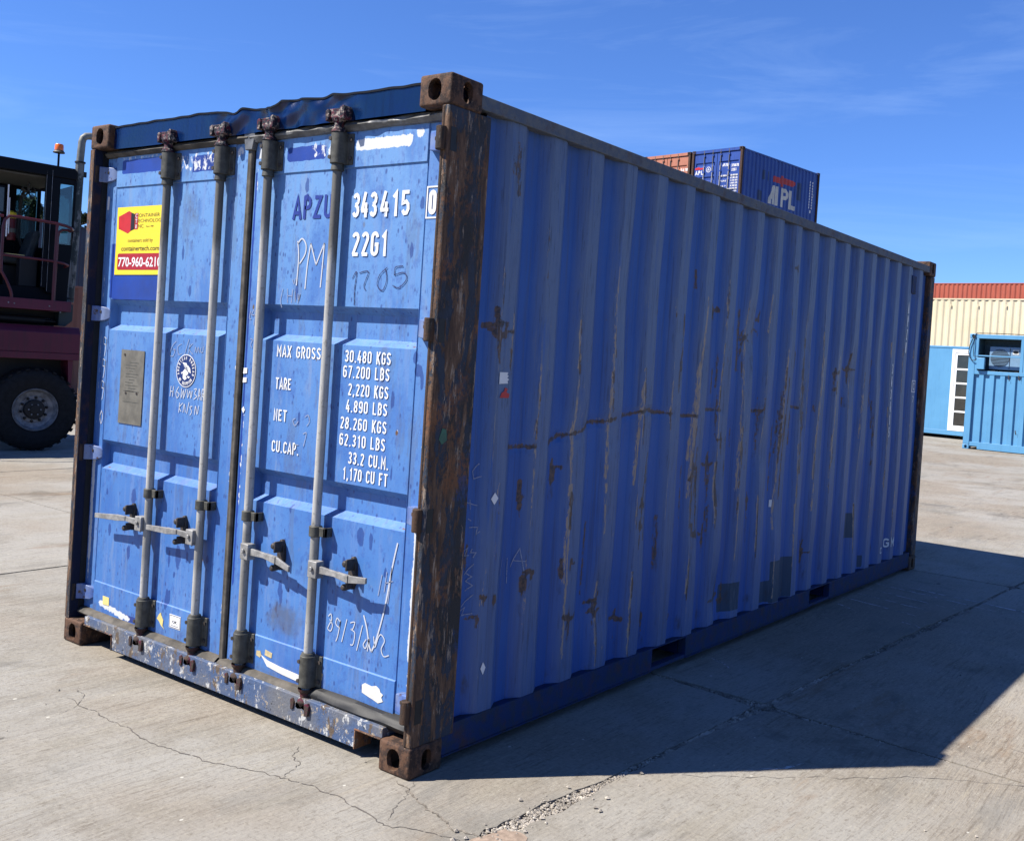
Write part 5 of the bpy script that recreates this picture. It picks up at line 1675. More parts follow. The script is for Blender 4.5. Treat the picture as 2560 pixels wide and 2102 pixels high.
patch(door_l, "torn_sticker", [(.230, .214), (.286, .216), (.284, .256), (.228, .256)], M['pale_yellow'], .001, PY_ - .001)
patch(door_l, "torn_sticker", [(.700, .238), (.716, .262), (.730, .272), (.735, .258), (.752, .240), (.748, .212), (.762, .200), (.735, .212), (.720, .228)], M['pale_yellow'], .001, PY_ - .001)
patch(door_l, "inspection_label", [(.800, .219), (.888, .219), (.888, .281), (.800, .281)], M['white'], .0012, PY_ - .001)
mb = MB()
font_fit(mb, "OK", .825, .862, .243, .013, lambda x, z: (x, PY_ - .0028, z), .02)
ribbon(mb, [(.804, .223), (.884, .223), (.884, .277), (.804, .277), (.804, .223)], .0022, lambda x, z: (x, PY_ - .0028, z))
ribbon(mb, [(.815, .231), (.872, .231)], .002, lambda x, z: (x, PY_ - .0028, z))
sub(mb, "label_print", M['ink'], door_l, smooth=False)
patch(door_r, "torn_sticker", [(1.443, .232), (1.470, .226), (1.478, .240), (1.470, .255), (1.445, .252)], M['paper_tan'], .001, PY_ - .001)
patch(door_r, "torn_sticker", [(1.500, .244), (1.545, .240), (1.548, .262), (1.502, .268)], M['paper_tan'], .001, PY_ - .001)
patch(door_r, "torn_sticker", [(1.475, .240), (1.52, .226), (1.60, .218), (1.72, .212), (1.74, .206), (1.74, .182), (1.62, .188), (1.52, .200)], M['paper'], .001, PY_ - .001)
patch(door_r, "torn_sticker", [(1.835, .225), (1.865, .222), (1.868, .250), (1.850, .262), (1.838, .258)], M['paper_tan'], .001, PY_ - .001)
patch(door_r, "torn_sticker", [(2.097, .262), (2.112, .272), (2.150, .268), (2.175, .276), (2.195, .266), (2.200, .256), (2.214, .250), (2.206, .238), (2.216, .224), (2.190, .212), (2.160, .219), (2.125, .226), (2.099, .232)], M['paper'], .001, PY_ - .001)
patch(door_r, "torn_sticker", [(1.236, 1.425), (1.262, 1.428), (1.262, 1.452), (1.238, 1.450)], M['white'])
patch(door_r, "torn_sticker", [(1.236, 1.386), (1.262, 1.389), (1.262, 1.410), (1.238, 1.408)], M['white'])
patch(door_r, "torn_sticker", [(1.240, 1.270), (1.252, 1.283), (1.262, 1.268), (1.252, 1.252)], M['white'])
patch(door_l, "torn_sticker", [(.060, 2.18), (.078, 2.18), (.080, 2.245), (.062, 2.248)], M['white'])
# green scrap stuck on the right post
MB().prism([(.052, 1.255), (.070, 1.235), (.095, 1.250), (.090, 1.290), (.068, 1.295)], 'x', W_ - .004, W_ - .0025).build("torn_sticker", m_plain("green_tape", (0.01, 0.16, 0.09), 0.5), box_, smooth=False)

# ------------------------------------------------------------------ containers in the yard behind
def corr_profile(t0, t1, pitch=.278, top=.30, slope=.24, depth=.036, off=.13):
    """list of (t, depth) break points"""
    out = [(t0, depth)]
    a = t0 + off
    w, s = top * pitch, slope * pitch
    while a + w + s < t1 - .04:
        out += [(a - s * .9 if a - s * .9 > t0 + .001 else t0 + .001, depth), (a, 0), (a + w, 0), (a + w + s, depth)]
        a += pitch
    out += [(t1, depth)]
    return out

def corr_panel(name, axis, fixed, outward, t0, t1, z0, z1, mat, parent, **kw):
    mb = MB()
    pr = corr_profile(t0, t1, **kw)
    for t, d in pr:
        q = fixed - outward * d
        for z in (z0, z1):
            mb.v.append((q, t, z) if axis == 'y' else (t, q, z))
    mb.f = [(2 * i, 2 * i + 2, 2 * i + 3, 2 * i + 1) for i in range(len(pr) - 1)]
    return mb.build(name, mat, parent, smooth=False)

def yard_container(label, paint, frame, origin, rotz, L=6.058, H=2.591, group=None, doors=True, pocket=False):
    W = 2.438
    t = thing("shipping_container", label, "shipping container", origin, (W / 2, L / 2, 0), rotz, group)
    add_castings(t, W, L, H, frame)
    for x in (0.004, W - .104):
        for y in (.004, L - .124):
            MB().box(x, x + .10, y, y + .12, .118, H - .118).build("corner_post", frame, t, bevel=.006)
    corr_panel("side_panel", 'y', W - .012, 1, .12, L - .12, .14, H - .09, paint, t)
    corr_panel("side_panel", 'y', .012, -1, .12, L - .12, .14, H - .09, paint, t)
    corr_panel("end_panel", 'x', L - .012, 1, .10, W - .10, .14, H - .09, paint, t)
    MB().box(.05, W - .05, .06, L - .05, H - .055, H - .04).build("roof_panel", paint, t, smooth=False)
    for x in (.004, W - .064):
        MB().box(x, x + .06, .17, L - .17, H - .098, H - .042).build("top_rail", frame if False else paint, t, bevel=.004)
        MB().box(x, x + .055, .17, L - .17, .03, .145).build("bottom_rail", paint, t, bevel=.004)
    MB().box(.1, W - .1, L - .075, L - .006, .03, .145).build("end_rail", paint, t)
    MB().box(.1, W - .1, L - .075, L - .006, H - .105, H - .042).build("end_rail", paint, t)
    MB().box(.06, W - .06, .06, L - .06, .10, .13).build("floor_panel", frame, t)
    MB().box(.165, W - .165, .02, .10, .02, .145).build("door_sill", paint, t)
    MB().box(.165, W - .165, .02, .10, H - .125, H - .010).build("door_header", paint, t)
    if doors:
        for k, (xa, xb) in enumerate(((.105, W / 2 - .012), (W / 2 + .012, W - .105))):
            zs_ = [.15, .32, .78, .81, .92, .95, 1.35, 1.38, 1.49, 1.52, 1.92, 1.95, 2.06, 2.09, H - .13]
            ds = [0, 0, 0, .036, .036, 0, 0, .036, .036, 0, 0, .036, .036, 0, 0]
            mb = MB()
            for z, d in zip(zs_, ds):
                mb.v += [(xa, .060, z), (xa + .09, .060, z), (xa + .095, .060 + d, z), (xb - .095, .060 + d, z), (xb - .09, .060, z), (xb, .060, z)]
            mb.f = [(6 * i + j, 6 * i + j + 1, 6 * i + j + 7, 6 * i + j + 6) for i in range(len(zs_) - 1) for j in range(5)]
            d_ = mb.build("door", paint, t, smooth=False)
            for rx in ((.60, 1.02) if k == 0 else (1.40, 1.80)):
                r_ = MB().tube([(rx, .028, .06), (rx, .028, H - .03)], .018, 8)
                r_.build("lock_rod", M['galv'], d_)
                for z in (.22, .85, 1.7, H - .24):
                    MB().box(rx - .03, rx + .045, .010, .060, z - .03, z + .03).build("rod_bracket", paint, d_)
                MB().box(rx - .03, rx + .27 if k else rx + .03, .004, .022, .95, .975).build("handle", M['galv'], d_)
            MB().box(xa + .02, xb - .02, .050, .058, H - .150, H - .128).build("door_seal", M['black'], d_)
    return t

paint_apl = m_paint("deep_blue_container_paint", (0.022, 0.085, 0.44), (0.030, 0.11, 0.52), 0.45, (0.02, 0.03, 0.08), 0.45, 0.10, 1.2)
paint_orange = m_paint("faded_orange_container_paint", (0.68, 0.25, 0.15), (0.76, 0.30, 0.18), 0.5, (0.25, 0.10, 0.07), 0.4, 0.08, 1.5)
paint_cream = m_paint("cream_container_paint", (1.12, 0.98, 0.68), (1.2, 1.06, 0.76), 0.5, (0.85, 0.72, 0.50), 0.35, 0.0, 1.0)
paint_red = m_paint("brick_red_container_paint", (0.60, 0.125, 0.070), (0.66, 0.150, 0.085), 0.55, (0.25, 0.06, 0.04), 0.35, 0.0, 0.8)
paint_terra = m_paint("terracotta_container_paint", (0.36, 0.13, 0.085), (0.40, 0.16, 0.10), 0.55, (0.2, 0.09, 0.06), 0.4, 0.06, 1.0)
paint_slate = m_paint("slate_blue_container_paint", (0.045, 0.065, 0.11), (0.06, 0.085, 0.15), 0.5, (0.03, 0.04, 0.06), 0.4, 0.05, 1.0)
frame_brown = m_rust("brown_frame_steel", dark=(0.05, 0.032, 0.028), brown=(0.11, 0.06, 0.042), tan=(0.18, 0.11, 0.075), vert=False, d0=.45, t0=.64)

AO = Vector((-15.62, 33.60, 0))
AY = -0.126
def apl_at(lx, ly=0.0, z=0.0):
    return tuple(AO + Matrix.Rotation(AY, 3, 'Z') @ Vector((lx, ly, z)))
SG = "containers of the tall stacks beyond the blue container"
apl = yard_container("deep blue container with white letters and red arrow, on top of the far stack", paint_apl, frame_brown, apl_at(0, 0, 7.773), AY, group=SG)
orange = yard_container("faded orange container on top of the far stack, left of the deep blue one", paint_orange, frame_brown, apl_at(-2.52, 0, 7.773), AY, group=SG)
for lv in range(3):
    for src, lx, nm in ((apl, 0.0, "blue"), (orange, -2.52, "orange")):
        c = copy_tree(src, loc=tuple(Vector(src.location) - Vector((0, 0, 2.591 * (3 - lv)))),
                      label="%s container in the %s tier under the %s one of the far stack" % ({"blue": "deep blue", "orange": "faded orange"}[nm], ["ground", "second", "third"][lv], {"blue": "deep blue", "orange": "faded orange"}[nm]))
# lettering on the deep blue one
apl_side = [c for c in apl.children if c.name.startswith("side_panel")][0]
apl_door = [c for c in apl.children if c.name.startswith("door") and "header" not in c.name and "sill" not in c.name]
def flat_print(parent, polys, mat, place, name="lettering"):
    mb = MB()
    for pts in polys:
        a = sum(pts[i][0] * pts[(i + 1) % len(pts)][1] - pts[(i + 1) % len(pts)][0] * pts[i][1] for i in range(len(pts)))
        pts = pts if a > 0 else pts[::-1]
        mb.add([place(*p) for p in pts], [tuple(range(len(pts)))])
    return mb.build(name, mat, parent, smooth=False)
# follows the corrugation: cut the shapes in narrow strips laid on the panel
PRF = corr_profile(.12, 6.058 - .12)
def prof_d(t):
    return float(np.interp(t, [p[0] for p in PRF], [p[1] for p in PRF]))
def strip_fill(parent, spans, mat, name="lettering", st=.02):
    """spans(t) -> list of (z0, z1) filled at t"""
    mb = MB()
    ts = np.arange(.4, 5.6, st)
    for t in ts:
        for z0, z1 in spans(t + st / 2):
            xa, xb = 2.426 - prof_d(t) + .004, 2.426 - prof_d(t + st) + .004
            mb.add([(xa, t, z0), (xb, t + st, z0), (xb, t + st, z1), (xa, t, z1)], [(0, 1, 2, 3)])
    return mb.build(name, mat, parent, smooth=False)
def apl_letters(t):
    out = []
    z0, z1 = .68, 1.46
    u = t - 2.11
    if 0 <= u < .68:                                 # A: slanted left leg, broad right leg
        f = u / .68
        if f < .60:
            out.append((z0 if (f < .26 or f > .44) else z0 + .22, z0 + (z1 - z0) * min(1, .28 + f / .60)))
        elif f > .66:
            out.append((z0, z1))
    v = t - 3.02
    if 0 <= v < .58:                                 # P
        if v < .22:
            out.append((z0, z1))
        elif v < .38:
            out += [(z1 - .16, z1), (z1 - .46, z1 - .30)]
        else:
            e = .23 * math.sqrt(max(0, 1 - ((v - .38) / .20) ** 2))
            out.append((z1 - .23 - e, z1 - .23 + e))
    w = t - 3.64
    if 0 <= w < .52:                                 # L
        out.append((z0, z1 if w < .21 else z0 + .18))
    return out
strip_fill(apl_side, apl_letters, m_plain("off_white_letters", (1.0, .97, .86), 0.6, 0, .15, 3), st=.01)
def apl_arrow(t):
    if 2.40 < t < 4.11:
        f = (t - 2.40) / 1.71
        if f < .34:
            return [(1.61, 1.85)]
        if f < .46:
            return [(1.50, 1.95)]
        return [(1.64, 1.89)] if f < .93 else [(1.72, 1.87)]
    return []
strip_fill(apl_side, apl_arrow, m_plain("faded_red_arrow", (0.75, 0.06, 0.05), 0.6, 0, .2, 3), "red_arrow", st=.01)
repaint_m = m_plain("repaint_patch", (0.012, 0.035, 0.14), 0.5, 0, .2, 3)
for span_ in ((1.58, 1.72, 1.57, 1.95), (1.95, 2.06, 1.57, 1.95), (1.30, 1.60, .70, 1.10), (4.24, 4.64, 1.17, 1.90)):
    strip_fill(apl_side, lambda t, s_=span_: [(s_[2], s_[3])] if s_[0] < t < s_[1] else [], repaint_m, "repaint_patch")
strip_fill(apl_side, lambda t: [(z, z + .085) for z in np.arange(.95, 2.15, .12)] if 5.27 < t < 5.32 or 5.51 < t < 5.55 else ([(1.46, 1.60)] if 5.58 < t < 5.66 else ([(.78, .90)] if 5.42 < t < 5.52 else [])), M['white'])
for d_, items in ((apl_door[0], (("APL", .18, .58, 1.62, .16, M['white']),)),
                  (apl_door[1], (("APZU", 1.50, 1.76, 1.87, .11, M['white']), ("374870 3", 1.92, 2.36, 1.83, .11, M['white']), ("22G1", 1.93, 2.16, 1.66, .11, M['white'])))):
    for s_, a, b, z, h, mt in items:
        mb = MB()
        stencil(mb, s_, a, b, z, h, lambda x, z: (x, .054, z), .2)
        mb.build("lettering", mt, d_, smooth=False)
for r_ in range(8):
    mb = MB()
    z = 1.47 - r_ * .105
    stencil(mb, ("MAX GROSS", "TARE", "NET", "CU.CAP.")[r_ // 2] if r_ % 2 == 0 else "TARE", 1.40, 1.72 if r_ % 2 == 0 else 1.55, z, .06, lambda x, z: (x, .054, z), .22) if r_ % 2 == 0 else None
    stencil(mb, ("30.480 KGS", "67.200 LBS", "2,220 KGS", "4.890 LBS", "28.260 KGS", "62.310 LBS", "33.2 CU.M.", "1,170 CU FT")[r_], 1.90, 2.24, z, .065, lambda x, z: (x, .054, z), .22)
    mb.build("lettering", M['white'], apl_door[1], smooth=False)
flat_print(apl_door[0], [[(.16, 1.83), (.58, 1.83), (.56, 1.90), (.40, 1.89), (.36, 1.94), (.16, 1.90)]], M['red'], lambda x, z: (x, .055, z), "red_arrow")
mb = MB()
mb.v = []
n = 24
for i in range(n):
    a = 2 * math.pi * i / n
    mb.v += [(.82 + .11 * math.cos(a), .055, 1.80 + .11 * math.sin(a)), (.82 + .090 * math.cos(a), .055, 1.80 + .090 * math.sin(a))]
mb.f = [(2 * i, (2 * i + 2) % (2 * n), (2 * i + 3) % (2 * n), 2 * i + 1) for i in range(n)]
ribbon(mb, [(.77, 1.76), (.82, 1.84), (.86, 1.78), (.80, 1.77)], .02, lambda x, z: (x, .055, z))
mb.build("emblem", M['white'], apl_door[0], smooth=False)
orange_door = [c for c in orange.children if c.name.startswith("door") and "header" not in c.name and "sill" not in c.name][1]
mb = MB()
stencil(mb, "TRIU", 1.50, 1.74, 1.83, .12, lambda x, z: (x, .055, z), .22)
stencil(mb, "5418", 1.95, 2.30, 1.83, .12, lambda x, z: (x, .055, z), .22)
mb.build("lettering", M['white'], orange_door, smooth=False)

# ---- cream containers end to end above the site offices, brick red ones beyond (long sides to the camera)
def long_side(label, paint, frame, plane_pt, yaw, l0, z, L, group):
    """container whose long side starts at distance l0 along the plane through plane_pt"""
    rot = yaw - math.pi / 2
    tgt = Vector(plane_pt) + Vector((math.cos(yaw), math.sin(yaw), 0)) * l0
    # local (W, 0, 0) must land on tgt with local +y running along the plane
    rot = yaw - math.pi / 2
    o = tgt - Matrix.Rotation(rot, 3, 'Z') @ Vector((2.438, 0, 0))
    return yard_container(label, paint, frame, (o.x, o.y, z), rot, L, 2.591, group, doors=False)
CG = "cream containers behind the light blue site offices"
yw = R(-6)
cpt = (-7.108 - .30 * 2.6, 39.204 + .95 * 1.5, 0)
cream = long_side("cream corrugated container in the second tier behind the light blue site office", paint_cream, paint_cream, cpt, yw, -5.2, 2.591, 12.192, CG)
for k in range(10):
    lb = MB().box(2.432, 2.452, .65 + 1.11 * k, .69 + 1.11 * k, 2.18, 2.31)
    lb.build("lashing_lug", paint_cream, cream, bevel=.004)
copy_tree(cream, loc=tuple(Vector(cream.location) - Vector((0, 0, 2.591))), label="cream corrugated container on the ground, hidden mostly by the light blue site office")
RG = "brick red containers of the far row"
rpt = (-12.857 - .30 * 2.6, 58.57 + .95 * 2.4, 0)
red = long_side("brick red corrugated container showing above the cream one", paint_red, paint_red, rpt, yw, -6.0, 5.182, 12.192, RG)
for lv in (0, 1):
    copy_tree(red, loc=tuple(Vector(red.location) - Vector((0, 0, 2.591 * (2 - lv)))), label="brick red container in the %s tier of the far row, behind the cream ones" % ("ground", "second")[lv])

# ---- containers glimpsed behind the yard vehicle
terra = yard_container("terracotta container standing behind the maroon yard vehicle", paint_terra, frame_brown, (-18.9 - 2.438 + .3, 5.6, 0), R(-4), group=None)
SL = "slate blue containers stacked far behind the yard vehicle"
slate = yard_container("slate blue container with a yellow placard, upper tier, far behind the yard vehicle", paint_slate, paint_slate, (-33.4, 9.5, 2.591), R(-6), L=12.192, group=SL, doors=False)
copy_tree(slate, loc=tuple(Vector(slate.location) - Vector((0, 0, 2.591))), label="slate blue container in the ground tier, far behind the yard vehicle")
sl_side = [c for c in slate.children if c.name.startswith("side_panel")][0]
MB().box(2.430, 2.436, 8.42, 9.05, .35, 1.05).build("placard", m_plain("yellow_placard", (0.62, 0.42, 0.03), 0.5), slate)

# ------------------------------------------------------------------ light blue site offices
paint_sky = m_paint("light_blue_office_paint", (0.160, 0.48, 0.84), (0.185, 0.53, 0.90), 0.42, (0.12, 0.36, 0.62), 0.30, 0.0, 1.2)
glass_dark = m_plain("dark_window_glass", (0.045, 0.045, 0.040), 0.06, 0, .4, 2.0, 0.8, 0.0)
white_frame = m_plain("white_window_frame", (1.4, 1.4, 1.38), 0.45, 0, .05, 6)

off2 = thing("site_office", "light blue corrugated site office with a caged air conditioner recess in its end wall", "site office", (-1.797, 23.91, 0), (1.219, 3.03, 0), R(-3))
W2, L2, H2 = 2.438, 6.058, 2.896
for x in (.004, W2 - .164):
    for y in (.004, L2 - .164):
        MB().box(x, x + .16, y, y + .16, .12, H2 - .12).build("corner_post", paint_sky, off2, bevel=.012)
add_castings(off2, W2, L2, H2, paint_sky)
MB().box(.165, W2 - .165, .012, .12, H2 - .115, H2 - .012).build("top_rail", paint_sky, off2, bevel=.006)
mb = MB().prism([(.165, .19), (.165, .085), (.35, .085), (.355, .015), (W2 - .355, .015), (W2 - .35, .085), (W2 - .165, .085), (W2 - .165, .19)], 'y', .012, .12)
mb.build("bottom_rail", paint_sky, off2, bevel=.004)
corr_panel("end_panel", 'x', .022, -1, .162, W2 - .162, .19, 1.90, paint_sky, off2, pitch=.252, top=.42, slope=.10, depth=.050, off=.128)
MB().box(.162, W2 - .162, .012, .085, 1.885, 1.975).build("cage_rail", paint_sky, off2, bevel=.004)
MB().box(.162, .226, .012, .085, 1.976, H2 - .116).build("cage_rail", paint_sky, off2, bevel=.004)
MB().box(1.228, 1.30, .012, .085, 1.976, H2 - .116).build("cage_rail", paint_sky, off2, bevel=.004)
MB().box(.227, 1.227, .018, .060, 2.335, 2.365).build("cage_bar", paint_sky, off2, bevel=.004)
MB().box(1.301, W2 - .162, .020, .060, 1.976, H2 - .116).build("end_panel", paint_sky, off2)
rec = MB()                                    # recess behind the cage, open to the front
x0_, x1_, z0_, z1_, yb_ = .20, 1.26, 1.95, 2.80, .62
rec.add([(x0_, .085, z0_), (x1_, .085, z0_), (x1_, .085, z1_), (x0_, .085, z1_), (x0_, yb_, z0_), (x1_, yb_, z0_), (x1_, yb_, z1_), (x0_, yb_, z1_)],
        [(4, 5, 6, 7), (0, 1, 5, 4), (1, 2, 6, 5), (2, 3, 7, 6), (3, 0, 4, 7)])
rec.build("recess_lining", m_plain("recess_lining_paint", (0.09, 0.20, 0.27), .6), off2, smooth=False)
paint_ac = m_plain("air_conditioner_casing", (0.27, 0.47, 0.70), .5, 0, .08, 8)
ac = thing("air_conditioner", "outdoor air conditioner unit with round fan grille inside the cage of the light blue office", "air conditioner", (-1.797, 23.91, 0), (.82, .38, 2.0), R(-3))
MB().box(.442, 1.192, .22, .52, 2.030, 2.600).build("casing", paint_ac, ac, bevel=.012)
MB().box(.50, .60, .24, .50, 1.953, 2.030).build("foot", M['black'], ac)
MB().box(1.05, 1.15, .24, .50, 1.953, 2.030).build("foot", M['black'], ac)
mb = MB()
mb.prism([(.695 + .225 * math.cos(t), 2.318 + .225 * math.sin(t)) for t in np.linspace(0, 2 * math.pi, 33)[:-1]], 'y', .214, .220)
mb.build("fan_opening", m_plain("fan_dark", (0.03, 0.065, 0.105), .6), ac)
for k in range(13):
    z = 2.318 - .21 + k * .035
    w = math.sqrt(max(.0, .225 ** 2 - (z - 2.318) ** 2))
    MB().box(.695 - w, .695 + w, .206, .212, z - .004, z + .004).build("grille_bar", paint_ac, ac)
MB().box(.925, .93, .205, .218, 2.06, 2.57).build("casing_seam", M['catch'], ac)
mb = MB().prism([(1.062 + .065 * math.cos(t), 2.478 + .036 * math.sin(t)) for t in np.linspace(0, 2 * math.pi, 25)[:-1]], 'y', .212, .2155)
mb.build("badge", M['ink'], ac)
MB().box(.99, 1.135, .216, .2195, 2.42, 2.535).build("badge_plate", M['paper'], ac)
jb_ = MB().box(.226, .418, -.075, .011, 2.010, 2.300)
jb_.build("junction_box", paint_sky, off2, bevel=.01)
corr_panel("side_panel", 'y', W2 - .012, 1, .17, L2 - .17, .15, H2 - .10, paint_sky, off2)
corr_panel("side_panel", 'y', .012, -1, .17, L2 - .17, .15, H2 - .10, paint_sky, off2)
MB().box(.05, W2 - .05, .06, L2 - .05, H2 - .06, H2 - .03).build("roof_panel", paint_sky, off2)
MB().box(.05, W2 - .05, .13, L2 - .06, .06, .13).build("floor_panel", M['navy'], off2)
for x in (.004, W2 - .06):
    MB().box(x, x + .056, .17, L2 - .17, .03, .15).build("bottom_rail", paint_sky, off2)
    MB().box(x, x + .056, .17, L2 - .17, H2 - .11, H2 - .04).build("top_rail", paint_sky, off2)
for x, z, l_ in ((.99, 1.90, .14), (1.225, 1.90, .12), (1.235, .56, .10)):
    MB().tube([(x, .005, z), (x + .01, -.012, z - l_ * .5), (x + .03, -.008, z - l_)], .012, 6).build("hook", M['catch'], off2)
cb = MB().tube([(.115, -.012, 2.83), (.075, -.03, 2.74), (.025, -.035, 2.60), (.005, -.035, 2.44), (.04, -.04, 2.30), (.115, -.04, 2.22), (.19, -.045, 2.235), (.235, -.04, 2.29)], .011, 8)
cb.tube([(.115, -.012, 2.83), (.125, -.03, 2.66), (.120, -.03, 2.45), (.135, -.03, 2.33), (.235, -.030, 2.325)], .008, 8)
cb.tube([(.115, -.012, 2.83), (.16, .0, 2.91), (.6, .01, 2.915), (1.4, .01, 2.905), (2.3, .01, 2.91)], .009, 8)
cbo = cb.build("power_cable", M['black'], off2)
cbo['label'] = "black cable looping from the roof corner to the junction box"
MB().box(.09, .14, -.03, .006, 2.80, 2.86).build("cable_gland", M['black'], off2)

# second office, long side to the camera, standing on blocks
yo = R(-6)
off1 = thing("site_office", "light blue flat walled site office with white French window, standing on blocks", "site office", (-3.968, 28.094, 0), (1.0, 1.2, 0), yo)
LX0, LX1, OH = -2.6, 3.4, 2.71
def owall(x0, x1, z0, z1, nm="wall_panel"):
    return MB().box(x0, x1, .012, .07, z0, z1).build(nm, paint_sky, off1, bevel=.003)
owall(LX0 + .05, .672, .24, OH - .06)
owall(2.62, LX1 - .05, .24, OH - .06)
owall(.673, 2.619, 2.625, OH - .06)
MB().box(LX0, LX1, 0, .09, OH - .059, OH).build("top_rail", paint_sky, off1, bevel=.006)
MB().box(LX0, LX1, -.004, .09, .105, .239).build("bottom_rail", paint_sky, off1, bevel=.006)
MB().box(LX0, LX1, .091, 2.43, .12, .22).build("floor_panel", M['navy'], off1)
MB().box(LX0 + .02, LX1 - .02, .071, 2.43, OH - .05, OH - .01).build("roof_panel", paint_sky, off1)
MB().box(LX0 + .02, LX0 + .08, .091, 2.43, .221, OH - .051).build("wall_panel", paint_sky, off1)
MB().box(LX1 - .08, LX1 - .02, .091, 2.43, .221, OH - .051).build("wall_panel", paint_sky, off1)
MB().box(LX0 + .081, LX1 - .081, 2.36, 2.42, .221, OH - .051).build("wall_panel", paint_sky, off1)
for x in (LX0 + .3, -.5, 1.2, LX1 - .5):
    for y in (.25, 2.0):
        MB().box(x, x + .2, y, y + .2, 0, .119).build("support_block", M['stone'], off1)
win = MB()
fo, fi = [(.674, .240), (2.618, .240), (2.618, 2.624), (.674, 2.624)], [(.766, .335), (2.526, .335), (2.526, 2.515), (.766, 2.515)]
for y in (-.012, .065):
    win.v += [(x, y, z) for x, z in fo + fi]
for k in range(4):
    j = (k + 1) % 4
    win.f += [(k, j, 4 + j, 4 + k), (8 + j, 8 + k, 12 + k, 12 + j), (k, 8 + k, 8 + j, j), (4 + k, 4 + j, 12 + j, 12 + k)]
wo = win.build("french_window", white_frame, off1, bevel=.004)
for k in range(2):
    xa = .768 + k * .880
    xb = xa + .878
    lf = MB()
    lf.box(xa, xa + .062, .000, .045, .337, 2.513)
    lf.box(xb - .062, xb, .000, .045, .337, 2.513)
    lf.box(xa + .063, xb - .063, .000, .045, 2.455, 2.513)
    lf.box(xa + .063, xb - .063, .000, .045, .337, .395)
    for m_ in range(1, 5):
        z = .395 + m_ * (2.455 - .395) / 5
        lf.box(xa + .063, xb - .063, .006, .040, z - .026, z + .026)
    lf.box((xa + xb) / 2 - .022, (xa + xb) / 2 + .022, .008, .038, .396, 2.454)
    lf.build("window_leaf", white_frame, wo, bevel=.003).location = (0, 0, 0)
    for m_ in range(5):
        z = .395 + m_ * (2.455 - .395) / 5
        for q in range(2):
            x_ = xa + .063 + q * ((xb - xa) / 2 - .04)
            MB().box(x_, x_ + (xb - xa) / 2 - .085, .020, .026, z + .02, z + (2.455 - .395) / 5 - .02).build("pane", glass_dark, wo).location = (0, 0, 0)

# ------------------------------------------------------------------ tree far behind the vehicle
leaf_m = NT("pine_foliage")
_p = leaf_m.pos(False)
_n = leaf_m.noise(_p, 1.4, 4, .6)
leaf_m.bsdf(leaf_m.mix(leaf_m.step(_n, .35, .65), (0.020, 0.040, 0.016), (0.055, 0.085, 0.035)), .7, 0, None, .2)
bark_m = m_plain("bark", (0.10, 0.07, 0.05), .85, 0, .4, 12, .1, .6)
def tree(label, x, y, h, seed, group):
    g_ = random.Random(seed)
    t = thing("tree", label, "tree", (x, y, 0), group=group)
    tr = MB().tube([(0, 0, 0), (.1, .05, h * .3), (0, .1, h * .6), (.05, 0, h * .92)], .2, 8, rs=[.26, .2, .13, .03])
    cl = []
    for k in range(40):
        z = h * g_.uniform(.30, .95)
        sp = h * .24 * math.sqrt(max(.05, 1 - ((z / h - .55) / .48) ** 2))
        a = g_.uniform(0, 6.28)
        r = sp * g_.uniform(.3, 1.0)
        c = (r * math.cos(a), r * math.sin(a), z + g_.uniform(-.1, .4))
        cl.append((c, g_.uniform(.40, .80) * (1.2 - .5 * z / h)))
        tr.tube([(0, .05, z - r * .25), tuple(q * .6 for q in c[:2]) + (z,), c], .05, 5, rs=[.07, .05, .015])
    tr.build("trunk", bark_m, t)
    lv = MB()
    for (cx, cy, cz), rad in cl:
        for _ in range(170):
            while True:
                d = Vector((g_.uniform(-1, 1), g_.uniform(-1, 1), g_.uniform(-1, 1)))
                if d.length < 1:
                    break
            p = Vector((cx, cy, cz)) + Vector((d.x * rad, d.y * rad, d.z * rad * .7))
            u = Vector((g_.gauss(0, 1), g_.gauss(0, 1), g_.gauss(0, 1))).normalized()
            w = u.cross(Vector((g_.gauss(0, 1), g_.gauss(0, 1), g_.gauss(0, 1)))).normalized()
            s = g_.uniform(.07, .16)
            lv.add([p - u * s * 1.6, p + w * s * .6, p + u * s * 1.6, p - w * s * .6], [(0, 1, 2, 3)])
    lv.build("crown", leaf_m.m, t, smooth=False)
TG = "trees beyond the yard seen past the vehicle"
tree("tallest dark green tree seen through the cab window of the yard vehicle", -56.9, 26.8, 9.1, 1, TG)
tree("dark green tree just right of the tallest, seen through the cab", -55.4, 27.8, 8.5, 2, TG)
tree("dark green tree seen through the rear side pane of the cab", -54.2, 28.7, 8.7, 3, TG)
tree("lower dark green tree left of the tallest, beyond the cab", -59.0, 25.2, 8.3, 4, TG)

# ------------------------------------------------------------------ maroon yard vehicle at the left
maroon = m_paint("dark_maroon_paint", (0.16, 0.012, 0.045), (0.20, 0.018, 0.055), 0.42, (0.05, 0.03, 0.035), 0.4, 0.03, 2.0)
rail_red = m_paint("maroon_rail_paint", (0.14, 0.012, 0.024), (0.18, 0.016, 0.03), 0.42, (0.06, 0.03, 0.03), 0.3, 0.05, 6.0)
cab_black = m_paint("black_cab_paint", (0.004, 0.006, 0.011), (0.006, 0.008, 0.014), 0.5, (0.010, 0.010, 0.010), 0.3, 0.0, 3.0, 0.12)
chas = m_paint("dark_chassis_paint", (0.006, 0.006, 0.008), (0.01, 0.009, 0.01), 0.6, (0.02, 0.017, 0.015), 0.5, 0.0, 3.0)
tyre_m = m_plain("tyre_rubber", (0.019, 0.020, 0.022), 0.85, 0, .35, 18, .25, .4)
rim_m = m_plain("dusty_steel_rim", (0.36, 0.37, 0.39), 0.55, .1, .4, 14, .4, .3)
pane_m = m_glass("greenish_cab_glass", (0.56, 0.70, 0.68), .05)
VR = R(78)
